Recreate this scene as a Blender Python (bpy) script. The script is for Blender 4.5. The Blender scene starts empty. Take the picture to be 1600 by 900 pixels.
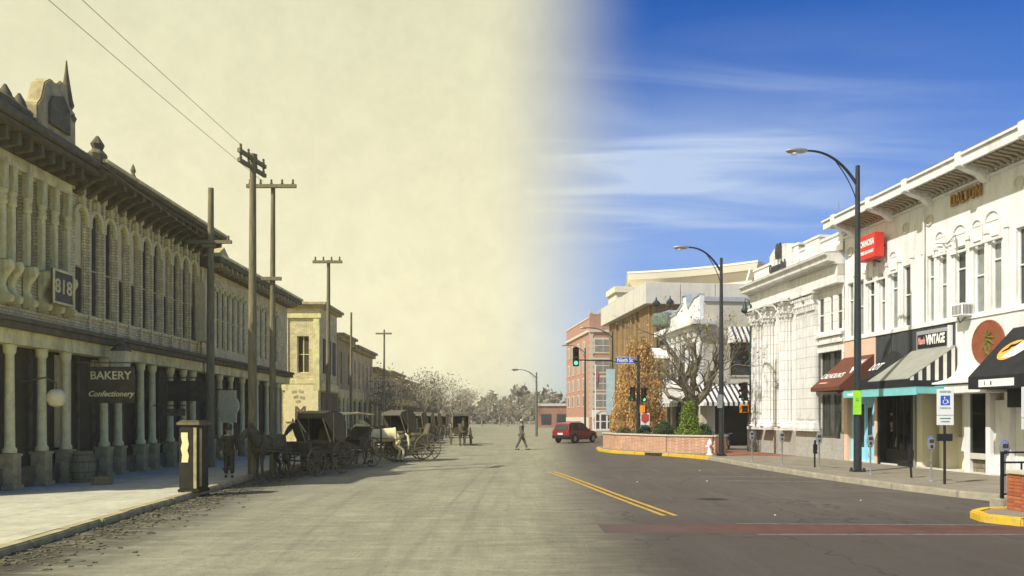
import bpy, bmesh, math, random
import numpy as np
from mathutils import Vector, Matrix
R = math.radians
random.seed(7)
S = bpy.context.scene
COL = S.collection

# ------------------------------------------------------------------ camera, exposure, sun, sky
cam_d = bpy.data.cameras.new('camera'); cam = bpy.data.objects.new('camera', cam_d); COL.objects.link(cam)
cam.location = (0, 0, 2.0); cam.rotation_euler = (R(90), 0, 0)
cam_d.sensor_width = 36.0; cam_d.lens = 27.0; cam_d.shift_y = 202/1600
cam_d.clip_start = 0.1; cam_d.clip_end = 6000
S.camera = cam
S.view_settings.view_transform = 'Standard'; S.view_settings.look = 'None'
S.view_settings.exposure = 0.0; S.view_settings.gamma = 1.0
S.cycles.max_bounces = 6; S.cycles.transparent_max_bounces = 12
S.cycles.volume_bounces = 0

SUN_AZ, SUN_EL = R(232), R(46)
sv = Vector((math.sin(SUN_AZ)*math.cos(SUN_EL), math.cos(SUN_AZ)*math.cos(SUN_EL), math.sin(SUN_EL)))
sun_d = bpy.data.lights.new('sun', 'SUN'); sun_d.energy = 4.9; sun_d.angle = R(0.5); sun_d.color = (1.0, 0.965, 0.915)
sun = bpy.data.objects.new('sun', sun_d); COL.objects.link(sun)
sun.rotation_euler = sv.to_track_quat('Z', 'Y').to_euler(); sun.location = (-30, -30, 60)

def make_world():
    w = bpy.data.worlds.new('World'); S.world = w; w.use_nodes = True
    nt = w.node_tree; nt.nodes.clear(); N = nt.nodes.new; L = nt.links.new
    def math_(op, a, b=None, c=None):
        n = N('ShaderNodeMath'); n.operation = op
        for i, v in enumerate((a, b, c)):
            if v is None: continue
            if isinstance(v, (int, float)): n.inputs[i].default_value = v
            else: L(v, n.inputs[i])
        return n.outputs[0]
    def smooth(v, a, b):
        n = N('ShaderNodeMapRange'); n.interpolation_type = 'SMOOTHSTEP'
        L(v, n.inputs[0]); n.inputs[1].default_value = a; n.inputs[2].default_value = b
        return n.outputs[0]
    tc = N('ShaderNodeTexCoord'); sp = N('ShaderNodeSeparateXYZ'); L(tc.outputs['Generated'], sp.inputs[0])
    x, y, z = sp.outputs
    sky = N('ShaderNodeTexSky'); sky.sky_type = 'NISHITA'; sky.sun_disc = False
    sky.sun_elevation = SUN_EL; sky.sun_rotation = SUN_AZ; sky.air_density = 1.0; sky.dust_density = 0.6; sky.ozone_density = 2.5
    hs = N('ShaderNodeMix'); hs.data_type = 'RGBA'; hs.blend_type = 'MULTIPLY'; hs.inputs[0].default_value = 1
    L(sky.outputs[0], hs.inputs[6]); hs.inputs[7].default_value = (0.085, 0.60, 1.42, 1)
    gm = N('ShaderNodeGamma'); gm.inputs[1].default_value = 1.0; L(hs.outputs[2], gm.inputs[0])
    # cirrus: streaks on a plane high above, thicker in one bank
    az = math_('ARCTAN2', x, y); el = math_('ARCSINE', z)
    zz = math_('MAXIMUM', math_('ADD', z, 0.06), 0.03)
    cv = N('ShaderNodeCombineXYZ'); L(math_('DIVIDE', x, zz), cv.inputs[0]); L(math_('DIVIDE', y, zz), cv.inputs[1])
    mp = N('ShaderNodeMapping'); L(cv.outputs[0], mp.inputs[0]); mp.inputs['Scale'].default_value = (0.5, 2.3, 1); mp.inputs['Rotation'].default_value = (0, 0, R(-14))
    n1 = N('ShaderNodeTexNoise'); L(mp.outputs[0], n1.inputs['Vector']); n1.inputs['Scale'].default_value = 1.3
    n1.inputs['Detail'].default_value = 9; n1.inputs['Roughness'].default_value = 0.52; n1.inputs['Distortion'].default_value = 0.9
    streak = smooth(n1.outputs[0], 0.36, 0.72)
    def gauss(c_az, c_el, r_az, r_el):
        a = math_('DIVIDE', math_('SUBTRACT', az, R(c_az)), R(r_az)); b = math_('DIVIDE', math_('SUBTRACT', el, R(c_el)), R(r_el))
        return math_('EXPONENT', math_('MULTIPLY', math_('ADD', math_('MULTIPLY', a, a), math_('MULTIPLY', b, b)), -1.0))
    bank = math_('ADD', gauss(13, 18, 13, 4.8), math_('MULTIPLY', gauss(3, 20, 8, 6), 0.28))
    bank = math_('ADD', bank, 0.025)
    veil = math_('MULTIPLY', gauss(13, 18, 12, 4.6), 0.40)
    low = math_('MULTIPLY', smooth(el, R(26), R(3)), 0.42)
    amt = math_('MINIMUM', math_('ADD', math_('ADD', math_('MULTIPLY', math_('MULTIPLY', streak, bank), 0.72), veil), low), 0.85)
    cl = N('ShaderNodeMix'); cl.data_type = 'RGBA'; L(amt, cl.inputs[0]); L(gm.outputs[0], cl.inputs[6]); cl.inputs[7].default_value = (6.0, 7.3, 9.3, 1)
    b1 = N('ShaderNodeBackground'); L(cl.outputs[2], b1.inputs[0]); b1.inputs[1].default_value = 0.10
    # the other half of the sky is thick cream overcast
    n2 = N('ShaderNodeTexNoise'); L(tc.outputs['Generated'], n2.inputs['Vector']); n2.inputs['Scale'].default_value = 7; n2.inputs['Detail'].default_value = 10; n2.inputs['Roughness'].default_value = 0.7
    cr = N('ShaderNodeMix'); cr.data_type = 'RGBA'; L(smooth(math_('ADD', el, math_('MULTIPLY', n2.outputs[0], 0.25)), 0.05, 0.75), cr.inputs[0])
    cr.inputs[6].default_value = (1.03, 0.955, 0.63, 1); cr.inputs[7].default_value = (0.75, 0.73, 0.50, 1)
    b2 = N('ShaderNodeBackground'); n4 = N('ShaderNodeTexNoise'); L(tc.outputs['Generated'], n4.inputs['Vector']); n4.inputs['Scale'].default_value = 26; n4.inputs['Detail'].default_value = 8; n4.inputs['Roughness'].default_value = 0.75
    mo_ = N('ShaderNodeMapRange'); L(math_('ADD', math_('MULTIPLY', n2.outputs[0], 0.5), math_('MULTIPLY', n4.outputs[0], 0.5)), mo_.inputs[0]); mo_.inputs[1].default_value = 0.35; mo_.inputs[2].default_value = 0.65; mo_.inputs[3].default_value = 0.93; mo_.inputs[4].default_value = 1.11
    L(cr.outputs[2], b2.inputs[0]); L(mo_.outputs[0], b2.inputs[1])
    k = R(3.4)
    h = math_('SQRT', math_('ADD', math_('ADD', math_('MULTIPLY', x, x), math_('MULTIPLY', y, y)), 1e-5))
    side = math_('DIVIDE', math_('SUBTRACT', math_('MULTIPLY', x, math.cos(k)), math_('MULTIPLY', y, math.sin(k))), h)
    mk = smooth(side, -0.105, 0.125)
    mx = N('ShaderNodeMixShader'); L(mk, mx.inputs[0]); L(b2.outputs[0], mx.inputs[1]); L(b1.outputs[0], mx.inputs[2])
    o = N('ShaderNodeOutputWorld'); L(mx.outputs[0], o.inputs[0])
make_world()

# ------------------------------------------------------------------ helpers
def smoothed(me, ang=38):
    for p in me.polygons: p.use_smooth = True
    try: me.set_sharp_from_angle(angle=R(ang))
    except Exception: pass

class MB:
    def __init__(s): s.v = []; s.f = []
    def add(s, vs, fs):
        b = len(s.v); s.v += [tuple(p) for p in vs]; s.f += [tuple(i+b for i in f) for f in fs]; return s
    def box(s, x0, x1, y0, y1, z0, z1):
        if x0 > x1: x0, x1 = x1, x0
        if y0 > y1: y0, y1 = y1, y0
        if z0 > z1: z0, z1 = z1, z0
        return s.add([(x0,y0,z0),(x1,y0,z0),(x1,y1,z0),(x0,y1,z0),(x0,y0,z1),(x1,y0,z1),(x1,y1,z1),(x0,y1,z1)],
                     [(3,2,1,0),(4,5,6,7),(0,1,5,4),(1,2,6,5),(2,3,7,6),(3,0,4,7)])
    def obox(s, c, size, rz=0, rx=0, ry=0):
        M = Matrix.Rotation(rz,4,'Z') @ Matrix.Rotation(ry,4,'Y') @ Matrix.Rotation(rx,4,'X')
        b = len(s.v); a, d, h = [q/2 for q in size]
        s.box(-a,a,-d,d,-h,h)
        for i in range(b, len(s.v)): s.v[i] = tuple(M @ Vector(s.v[i]) + Vector(c))
        return s
    def prism(s, poly, c0, c1, fn):
        n = len(poly); b = len(s.v)
        s.v += [tuple(fn(a, q, c0)) for a, q in poly] + [tuple(fn(a, q, c1)) for a, q in poly]
        s.f += [tuple(b+i for i in range(n))[::-1], tuple(b+n+i for i in range(n))]
        s.f += [(b+i, b+(i+1) % n, b+n+(i+1) % n, b+n+i) for i in range(n)]
        return s
    def tube(s, pts, rad, n=8, caps=True):
        pts = [Vector(p) for p in pts]
        if not isinstance(rad, (list, tuple)): rad = [rad]*len(pts)
        b = len(s.v); up = None
        for i, p in enumerate(pts):
            t = (pts[min(i+1, len(pts)-1)] - pts[max(i-1, 0)])
            t = t.normalized() if t.length > 1e-9 else Vector((0,0,1))
            if up is None: up = t.orthogonal().normalized()
            up = (up - t*up.dot(t)); up = up.normalized() if up.length > 1e-6 else t.orthogonal().normalized()
            w = t.cross(up)
            for k in range(n):
                a = 2*math.pi*k/n
                s.v.append(tuple(p + (up*math.cos(a) + w*math.sin(a))*rad[i]))
        for i in range(len(pts)-1):
            for k in range(n):
                s.f.append((b+i*n+k, b+i*n+(k+1) % n, b+(i+1)*n+(k+1) % n, b+(i+1)*n+k))
        if caps:
            s.f.append(tuple(b+k for k in range(n))[::-1]); e = b+(len(pts)-1)*n
            s.f.append(tuple(e+k for k in range(n)))
        return s
    def lathe(s, prof, n=16, c=(0,0,0), sx=1, sy=1, flute=0, nf=0):
        b = len(s.v)
        for r, z in prof:
            for k in range(n):
                a = 2*math.pi*k/n
                rr = r*(1 - flute*(0.5+0.5*math.cos(a*nf))) if nf else r
                s.v.append((c[0]+rr*math.cos(a)*sx, c[1]+rr*math.sin(a)*sy, c[2]+z))
        m = len(prof)
        for i in range(m-1):
            for k in range(n):
                s.f.append((b+i*n+k, b+i*n+(k+1) % n, b+(i+1)*n+(k+1) % n, b+(i+1)*n+k))
        s.f.append(tuple(b+k for k in range(n))[::-1]); s.f.append(tuple(b+(m-1)*n+k for k in range(n)))
        return s
    def xf(s, M, start=0):
        for i in range(start, len(s.v)): s.v[i] = tuple(M @ Vector(s.v[i]))
        return s
    def mesh(s, name, mat, smooth=False, bevel=0, fix=True):
        me = bpy.data.meshes.new(name); me.from_pydata(s.v, [], s.f)
        if fix or bevel:
            bm = bmesh.new(); bm.from_mesh(me)
            if fix: bmesh.ops.recalc_face_normals(bm, faces=bm.faces)
            if bevel: bmesh.ops.bevel(bm, geom=bm.edges[:], offset=bevel, segments=2, affect='EDGES', clamp_overlap=True)
            bm.to_mesh(me); bm.free()
        if mat: me.materials.append(mat)
        if smooth: smoothed(me)
        me.update(); return me
    def build(s, name, mat, parent=None, loc=(0,0,0), rz=0, smooth=False, bevel=0, fix=True, kind=None):
        return link(name, s.mesh(name, mat, smooth, bevel, fix), parent, loc, rz, kind)

def link(name, me, parent=None, loc=(0,0,0), rz=0, kind=None):
    o = bpy.data.objects.new(name, me); COL.objects.link(o)
    o.location = loc; o.rotation_euler = (0, 0, rz)
    if parent is not None: o.parent = parent
    if kind: o['kind'] = kind
    return o
def thing(name, label, cat, loc=(0,0,0), rz=0, group=None):
    o = bpy.data.objects.new(name, None); COL.objects.link(o); o.empty_display_size = 0.3
    o.location = loc; o.rotation_euler = (0,0,rz); o['label'] = label; o['category'] = cat
    if group: o['group'] = group
    return o
def tag(o, label, cat, group=None):
    o['label'] = label; o['category'] = cat
    if group: o['group'] = group
    return o
def dup(root, loc, rz, label, scale=None):
    def cp(o, par):
        c = o.copy(); COL.objects.link(c); c.parent = par
        for ch in kids.get(o, []): cp(ch, c)
        return c
    kids = {}
    for o in root.children_recursive: kids.setdefault(o.parent, []).append(o)
    c = cp(root, None); c.location = loc; c.rotation_euler = (0,0,rz); c['label'] = label
    if scale: c.scale = (scale,)*3
    return c
# photograph geometry: eye 2 m up, horizon line at 652 of 900, focal length 1200 of 1600 wide
def gp(px, py, z=0.0):
    Y = (2.0-z)*1200/(py-652); return Vector(((px-800)/1200*Y, Y, z))
def at(px, py, Y): return Vector(((px-800)/1200*Y, Y, 2-(py-652)/1200*Y))

def text(name, body, size, mat, parent, loc, ax, az, extrude=0.01, bold=0.0, sx=1.0, shear=0.0, spacing=1.0, kind=None):
    cu = bpy.data.curves.new(name, 'FONT'); cu.body = body; cu.size = size; cu.extrude = extrude; cu.offset = bold
    cu.align_x = 'CENTER'; cu.align_y = 'CENTER'; cu.shear = shear; cu.space_character = spacing; cu.resolution_u = 3
    to = bpy.data.objects.new(name, cu); COL.objects.link(to)
    dg = bpy.context.evaluated_depsgraph_get(); me = bpy.data.meshes.new_from_object(to.evaluated_get(dg))
    bpy.data.objects.remove(to); bpy.data.curves.remove(cu)
    ax = Vector(ax).normalized(); az = Vector(az).normalized(); ay = ax.cross(az)*-1
    M = Matrix.Translation(loc) @ Matrix((ax*sx, az, ax.cross(az))).transposed().to_4x4()
    me.transform(M); me.name = name; me.materials.clear(); me.materials.append(mat)
    return link(name, me, parent, kind=kind)

# ------------------------------------------------------------------ materials
MATS = {}
def mk(name):
    m = bpy.data.materials.new(name); m.use_nodes = True; nt = m.node_tree; nt.nodes.clear()
    o = nt.nodes.new('ShaderNodeOutputMaterial'); b = nt.nodes.new('ShaderNodeBsdfPrincipled'); nt.links.new(b.outputs[0], o.inputs[0])
    return m, nt, b
def c4(c): return (c[0], c[1], c[2], 1)
def pm(name, col, var=0.18, scale=2.0, rough=0.8, bump=0.15, bscale=30.0, metal=0.0, spec=0.3, col2=None, stain=None, stain_amt=0.5, stretch=(1,1,1), island=0.0, sscale=1.2, trans=0.0, joints=None):
    if name in MATS: return MATS[name]
    m, nt, b = mk(name); N = nt.nodes.new; L = nt.links.new
    tc = N('ShaderNodeTexCoord'); mp = N('ShaderNodeMapping'); L(tc.outputs['Object'], mp.inputs[0]); mp.inputs['Scale'].default_value = stretch
    n = N('ShaderNodeTexNoise'); L(mp.outputs[0], n.inputs['Vector']); n.inputs['Scale'].default_value = scale; n.inputs['Detail'].default_value = 8; n.inputs['Roughness'].default_value = 0.65
    r = N('ShaderNodeValToRGB'); L(n.outputs[0], r.inputs[0])
    lo = [max(0, c*(1-var)) for c in col]; hi = [min(1, c*(1+var)) for c in (col2 or col)]
    r.color_ramp.elements[0].position = 0.3; r.color_ramp.elements[1].position = 0.7
    r.color_ramp.elements[0].color = c4(lo); r.color_ramp.elements[1].color = c4(hi)
    out = r.outputs[0]
    if stain:
        n3 = N('ShaderNodeTexNoise'); mp3 = N('ShaderNodeMapping'); L(tc.outputs['Object'], mp3.inputs[0]); mp3.inputs['Scale'].default_value = (1.6, 1.6, 0.35)
        L(mp3.outputs[0], n3.inputs['Vector']); n3.inputs['Scale'].default_value = sscale; n3.inputs['Detail'].default_value = 9; n3.inputs['Roughness'].default_value = 0.72
        r3 = N('ShaderNodeValToRGB'); L(n3.outputs[0], r3.inputs[0]); r3.color_ramp.elements[0].position = 0.48; r3.color_ramp.elements[1].position = 0.76
        r3.color_ramp.elements[0].color = (0,0,0,1); r3.color_ramp.elements[1].color = (stain_amt,)*3+(1,)
        mx = N('ShaderNodeMix'); mx.data_type = 'RGBA'; L(r3.outputs[0], mx.inputs[0]); L(out, mx.inputs[6]); mx.inputs[7].default_value = c4(stain); out = mx.outputs[2]
    if joints:
        sp = N('ShaderNodeSeparateXYZ'); L(tc.outputs['Object'], sp.inputs[0]); cb = N('ShaderNodeCombineXYZ'); L(sp.outputs[0], cb.inputs[0]); L(sp.outputs[1 if len(joints) > 2 else 2], cb.inputs[1])
        br = N('ShaderNodeTexBrick'); L(cb.outputs[0], br.inputs['Vector']); br.inputs['Scale'].default_value = 1; br.inputs['Brick Width'].default_value = joints[0]; br.inputs['Row Height'].default_value = joints[1]; br.inputs['Mortar Size'].default_value = 0.012
        br.inputs['Color1'].default_value = (1,1,1,1); br.inputs['Color2'].default_value = (.93,.92,.90,1); br.inputs['Mortar'].default_value = (.62,.58,.52,1)
        if len(joints) > 2: br.offset = 0.0
        mj = N('ShaderNodeMix'); mj.data_type = 'RGBA'; mj.blend_type = 'MULTIPLY'; mj.inputs[0].default_value = 1; L(out, mj.inputs[6]); L(br.outputs[0], mj.inputs[7]); out = mj.outputs[2]
    if island:
        g = N('ShaderNodeNewGeometry'); hs = N('ShaderNodeHueSaturation'); L(out, hs.inputs['Color'])
        mr = N('ShaderNodeMapRange'); L(g.outputs['Random Per Island'], mr.inputs[0]); mr.inputs[3].default_value = 1-island; mr.inputs[4].default_value = 1+island
        L(mr.outputs[0], hs.inputs['Value']); out = hs.outputs[0]
    L(out, b.inputs['Base Color'])
    b.inputs['Roughness'].default_value = rough; b.inputs['Metallic'].default_value = metal; b.inputs['Specular IOR Level'].default_value = spec
    if bump:
        n2 = N('ShaderNodeTexNoise'); L(mp.outputs[0], n2.inputs['Vector']); n2.inputs['Scale'].default_value = bscale; n2.inputs['Detail'].default_value = 6
        bp = N('ShaderNodeBump'); L(n2.outputs[0], bp.inputs['Height']); bp.inputs['Strength'].default_value = bump; bp.inputs['Distance'].default_value = 0.02; L(bp.outputs[0], b.inputs['Normal'])
    if trans:
        tr = N('ShaderNodeBsdfTranslucent'); L(out, tr.inputs[0]); ms = N('ShaderNodeMixShader'); ms.inputs[0].default_value = trans
        L(b.outputs[0], ms.inputs[1]); L(tr.outputs[0], ms.inputs[2]); L(ms.outputs[0], nt.nodes['Material Output'].inputs[0])
    MATS[name] = m; return m
def brickm(name, c1, c2, mortar, bw=0.24, bh=0.08, ms=0.012, var=0.25, rough=0.9):
    if name in MATS: return MATS[name]
    m, nt, b = mk(name); N = nt.nodes.new; L = nt.links.new
    tc = N('ShaderNodeTexCoord'); sp = N('ShaderNodeSeparateXYZ'); L(tc.outputs['Object'], sp.inputs[0])
    ad = N('ShaderNodeMath'); L(sp.outputs[0], ad.inputs[0]); L(sp.outputs[1], ad.inputs[1]); cb = N('ShaderNodeCombineXYZ'); L(ad.outputs[0], cb.inputs[0]); L(sp.outputs[2], cb.inputs[1])
    br = N('ShaderNodeTexBrick'); L(cb.outputs[0], br.inputs['Vector']); br.inputs['Color1'].default_value = c4(c1); br.inputs['Color2'].default_value = c4(c2); br.inputs['Mortar'].default_value = c4(mortar)
    br.inputs['Scale'].default_value = 1; br.inputs['Brick Width'].default_value = bw; br.inputs['Row Height'].default_value = bh; br.inputs['Mortar Size'].default_value = ms
    n = N('ShaderNodeTexNoise'); L(tc.outputs['Object'], n.inputs['Vector']); n.inputs['Scale'].default_value = 1.7; n.inputs['Detail'].default_value = 9; n.inputs['Roughness'].default_value = 0.7
    mr = N('ShaderNodeMapRange'); L(n.outputs[0], mr.inputs[0]); mr.inputs[1].default_value = 0.3; mr.inputs[2].default_value = 0.7; mr.inputs[3].default_value = 1-var; mr.inputs[4].default_value = 1+var
    hs = N('ShaderNodeHueSaturation'); L(br.outputs[0], hs.inputs['Color']); L(mr.outputs[0], hs.inputs['Value']); L(hs.outputs[0], b.inputs['Base Color'])
    bp = N('ShaderNodeBump'); L(br.outputs['Fac'], bp.inputs['Height']); bp.invert = True; bp.inputs['Strength'].default_value = 0.5; bp.inputs['Distance'].default_value = 0.02; L(bp.outputs[0], b.inputs['Normal'])
    b.inputs['Roughness'].default_value = rough; b.inputs['Specular IOR Level'].default_value = 0.2
    MATS[name] = m; return m
def glassm(name, col=(0.8,0.85,0.85), refl=0.12):
    m, nt, b = mk(name); N = nt.nodes.new; L = nt.links.new
    nt.nodes.remove(b); t = N('ShaderNodeBsdfTransparent'); t.inputs[0].default_value = c4(col); g = N('ShaderNodeBsdfGlossy'); g.inputs['Roughness'].default_value = 0.03
    f = N('ShaderNodeFresnel'); f.inputs[0].default_value = 1.5; ms = N('ShaderNodeMixShader'); L(f.outputs[0], ms.inputs[0]); L(t.outputs[0], ms.inputs[1]); L(g.outputs[0], ms.inputs[2]); L(ms.outputs[0], nt.nodes['Material Output'].inputs[0])
    MATS[name] = m; return m
def emit(name, col, s):
    m, nt, b = mk(name); b.inputs['Base Color'].default_value = c4(col); b.inputs['Emission Color'].default_value = c4(col); b.inputs['Emission Strength'].default_value = s
    MATS[name] = m; return m
def stripem(name, ca, cb_, period, axis, duty=0.5):
    m, nt, b = mk(name); N = nt.nodes.new; L = nt.links.new
    tc = N('ShaderNodeTexCoord'); sp = N('ShaderNodeSeparateXYZ'); L(tc.outputs['Object'], sp.inputs[0])
    d = N('ShaderNodeMath'); d.operation = 'DIVIDE'; L(sp.outputs[axis], d.inputs[0]); d.inputs[1].default_value = period
    fr = N('ShaderNodeMath'); fr.operation = 'FRACT'; L(d.outputs[0], fr.inputs[0]); gt = N('ShaderNodeMath'); gt.operation = 'GREATER_THAN'; L(fr.outputs[0], gt.inputs[0]); gt.inputs[1].default_value = duty
    n = N('ShaderNodeTexNoise'); L(tc.outputs['Object'], n.inputs['Vector']); n.inputs['Scale'].default_value = 3; n.inputs['Detail'].default_value = 6
    mx = N('ShaderNodeMix'); mx.data_type = 'RGBA'; L(gt.outputs[0], mx.inputs[0]); mx.inputs[6].default_value = c4(ca); mx.inputs[7].default_value = c4(cb_)
    mr = N('ShaderNodeMapRange'); L(n.outputs[0], mr.inputs[0]); mr.inputs[3].default_value = 0.75; mr.inputs[4].default_value = 1.2
    hs = N('ShaderNodeHueSaturation'); L(mx.outputs[2], hs.inputs['Color']); L(mr.outputs[0], hs.inputs['Value']); L(hs.outputs[0], b.inputs['Base Color']); b.inputs['Roughness'].default_value = 0.85
    MATS[name] = m; return m

# aged, straw-tinted town on one side
SEP = (1.0, 0.85, 0.42)
def sep(v): return (v*SEP[0], v*SEP[1], v*SEP[2])
M_old_wall = brickm('old_brick', sep(0.85), sep(0.70), sep(0.5), 0.26, 0.09, 0.014, 0.32)
M_old_wall2 = brickm('old_brick_pale', sep(0.9), sep(0.76), sep(0.55), 0.26, 0.09, 0.014, 0.3)
M_old_trim = pm('old_trim', (0.92,0.76,0.33), 0.25, 3, 0.85, 0.3, 30, stain=sep(0.25), stain_amt=0.7)
M_old_dark = pm('old_dark', sep(0.17), 0.35, 3, 0.85, 0.3)
M_old_mid = pm('old_mid', (0.5,0.41,0.185), 0.35, 4, 0.85, 0.3, stain=sep(0.12), stain_amt=0.7)
M_old_glass = pm('old_glass', sep(0.075), 0.3, 2, 0.6, 0.05, spec=0.3)
M_old_curtain = pm('old_curtain', sep(0.8), 0.25, 6, 0.9, 0.1, stretch=(6,6,0.6))
M_old_wood = pm('old_wood', sep(0.25), 0.4, 5, 0.9, 0.4, 25, stretch=(4,4,0.4))
M_old_cloth = pm('old_cloth', sep(0.085), 0.4, 8, 0.95, 0.2)
M_old_skin = pm('old_skin', sep(0.42), 0.1, 8, 0.7, 0.05)
M_old_black = pm('old_black', sep(0.09), 0.35, 5, 0.5, 0.1, spec=0.4)
M_old_white = pm('old_white', sep(0.9), 0.12, 5, 0.8, 0.1)
M_horse_dark = pm('horse_dark', sep(0.105), 0.45, 4, 0.7, 0.15)
M_horse_white = pm('horse_white', sep(0.85), 0.15, 4, 0.75, 0.15)
# present-day side
M_white = pm('white_paint', (0.83,0.83,0.81), 0.04, 1.2, 0.75, 0.12, 25, stain=(0.40,0.36,0.28), stain_amt=0.75, sscale=0.9)
M_white2 = pm('white_trim', (0.84,0.84,0.82), 0.04, 2.0, 0.7, 0.12, 25, stain=(0.36,0.32,0.25), stain_amt=0.65)
M_stucco = pm('white_stucco', (0.80,0.795,0.78), 0.04, 1.5, 0.85, 0.25, 60, stain=(0.45,0.42,0.37), stain_amt=0.55)
M_terra = pm('terracotta_white', (0.83,0.825,0.80), 0.05, 2.5, 0.6, 0.12, 25, stain=(0.33,0.31,0.27), stain_amt=0.7, sscale=1.4, joints=(.95,.48))
M_granite = pm('granite', (0.42,0.40,0.35), 0.2, 8, 0.7, 0.1, stain=(0.2,0.19,0.16), stain_amt=0.5)
M_beige = pm('beige_stucco', (0.60,0.555,0.44), 0.06, 1.5, 0.85, 0.2, stain=(0.40,0.36,0.29), stain_amt=0.4)
M_cream = pm('cream_cornice', (0.82,0.76,0.58), 0.04, 1.2, 0.8, 0.08)
M_conc = pm('pale_concrete', (0.66,0.63,0.55), 0.08, 1.2, 0.85, 0.15, stain=(0.4,0.37,0.31), stain_amt=0.4)
M_ribwall = pm('brown_ribbed', (0.33,0.22,0.10), 0.18, 2, 0.85, 0.2)
M_redbrick = brickm('red_brick', (0.42,0.16,0.095), (0.36,0.13,0.08), (0.45,0.33,0.26), 0.30, 0.10, 0.012, 0.2)
M_plantbrick = brickm('planter_brick', (0.56,0.29,0.16), (0.47,0.22,0.13), (0.6,0.47,0.36), 0.22, 0.075, 0.012, 0.2)
M_gl = pm('dark_glass', (0.045,0.055,0.055), 0.5, 1.3, 0.08, 0.0, spec=0.6)
M_gl_blind = pm('blind_glass', (0.25,0.265,0.245), 0.3, 2, 0.2, 0.0, spec=0.5)
M_bronze = pm('bronze_frame', (0.085,0.065,0.045), 0.2, 5, 0.5, 0.1)
M_black = pm('black_paint', (0.018,0.018,0.02), 0.3, 4, 0.55, 0.1)
M_blackcl = pm('black_canvas', (0.02,0.02,0.022), 0.35, 3, 0.9, 0.3, 80)
M_pole = pm('dark_pole', (0.022,0.028,0.032), 0.3, 4, 0.4, 0.05, spec=0.5)
M_gold = pm('gold_leaf', (0.36,0.20,0.03), 0.2, 6, 0.45, 0.1, metal=0.3)
M_red = pm('red_sign', (0.68,0.045,0.03), 0.08, 2, 0.5, 0.03)
M_wht = pm('sign_white', (0.85,0.85,0.83), 0.05, 4, 0.6, 0.03)
M_slate = pm('slate_panel', (0.055,0.058,0.068), 0.3, 2, 0.6, 0.15, stretch=(5,5,0.3))
M_brownaw = pm('brown_canvas', (0.14,0.048,0.028), 0.15, 3, 0.9, 0.3, 80)
M_greyaw = pm('grey_canvas', (0.30,0.30,0.26), 0.12, 3, 0.9, 0.3, 80)
M_teal = pm('teal_band', (0.22,0.56,0.58), 0.1, 3, 0.7, 0.1)
M_blue = pm('sky_blue_paint', (0.32,0.68,0.86), 0.08, 3, 0.6, 0.08)
M_salmon = pm('salmon_paint', (0.74,0.52,0.38), 0.06, 2, 0.8, 0.15)
M_medal = pm('brown_medallion', (0.27,0.085,0.04), 0.25, 4, 0.7, 0.2)
M_olive = pm('olive_print', (0.16,0.15,0.03), 0.3, 6, 0.7, 0.1)
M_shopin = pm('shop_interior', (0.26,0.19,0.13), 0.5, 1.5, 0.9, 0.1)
M_glass = glassm('shop_glass')
M_yellow = pm('yellow_curb', (0.72,0.47,0.03), 0.15, 4, 0.8, 0.25, stain=(0.25,0.22,0.17), stain_amt=0.85, sscale=2.5)
M_kerb = pm('kerb_concrete', (0.40,0.36,0.27), 0.25, 4, 0.9, 0.4, stain=(0.12,0.11,0.09), stain_amt=0.6)
M_walk = pm('sidewalk_concrete', (0.27,0.235,0.18), 0.14, 1.1, 0.9, 0.3, 50, stain=(0.13,0.115,0.09), stain_amt=0.7, joints=(1.5,1.5,'xy'))
M_oldwalk = pm('old_sidewalk', (0.58,0.545,0.37), 0.16, 1.2, 0.95, 0.4, 30, stain=(0.33,0.31,0.2), stain_amt=0.8, sscale=2.5, joints=(1.6,1.6,'xy'))
M_oldkerb = pm('old_kerb', sep(0.40), 0.35, 4, 0.95, 0.5, 20)
M_galv = pm('galvanised', (0.42,0.43,0.44), 0.15, 6, 0.45, 0.1, metal=0.6)
M_sigblk = pm('signal_black', (0.02,0.02,0.02), 0.3, 6, 0.6, 0.05)
M_orange = pm('signal_orange', (0.75,0.28,0.02), 0.1, 6, 0.6, 0.05)
M_bluesign = pm('street_sign_blue', (0.03,0.12,0.55), 0.1, 4, 0.5, 0.03)
M_lime = pm('lime_tag', (0.35,0.80,0.05), 0.1, 5, 0.6, 0.05)
M_stonecap = pm('stone_coping', (0.58,0.52,0.42), 0.12, 4, 0.85, 0.2)
M_barkd = pm('dark_bark', (0.10,0.085,0.06), 0.4, 6, 0.95, 0.6, 20)
M_gold_leaf = pm('golden_leaf', (0.60,0.31,0.075), 0.25, 3, 0.8, 0, island=0.6, col2=(0.72,0.50,0.20), trans=0.25)
M_green_leaf = pm('bright_leaf', (0.20,0.29,0.035), 0.25, 3, 0.8, 0, island=0.4, trans=0.2)
M_dkgreen = pm('dark_leaf', (0.05,0.085,0.03), 0.3, 3, 0.85, 0, island=0.45)
M_soil = pm('mulch', (0.06,0.045,0.03), 0.4, 8, 0.95, 0.6, 20)
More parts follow.
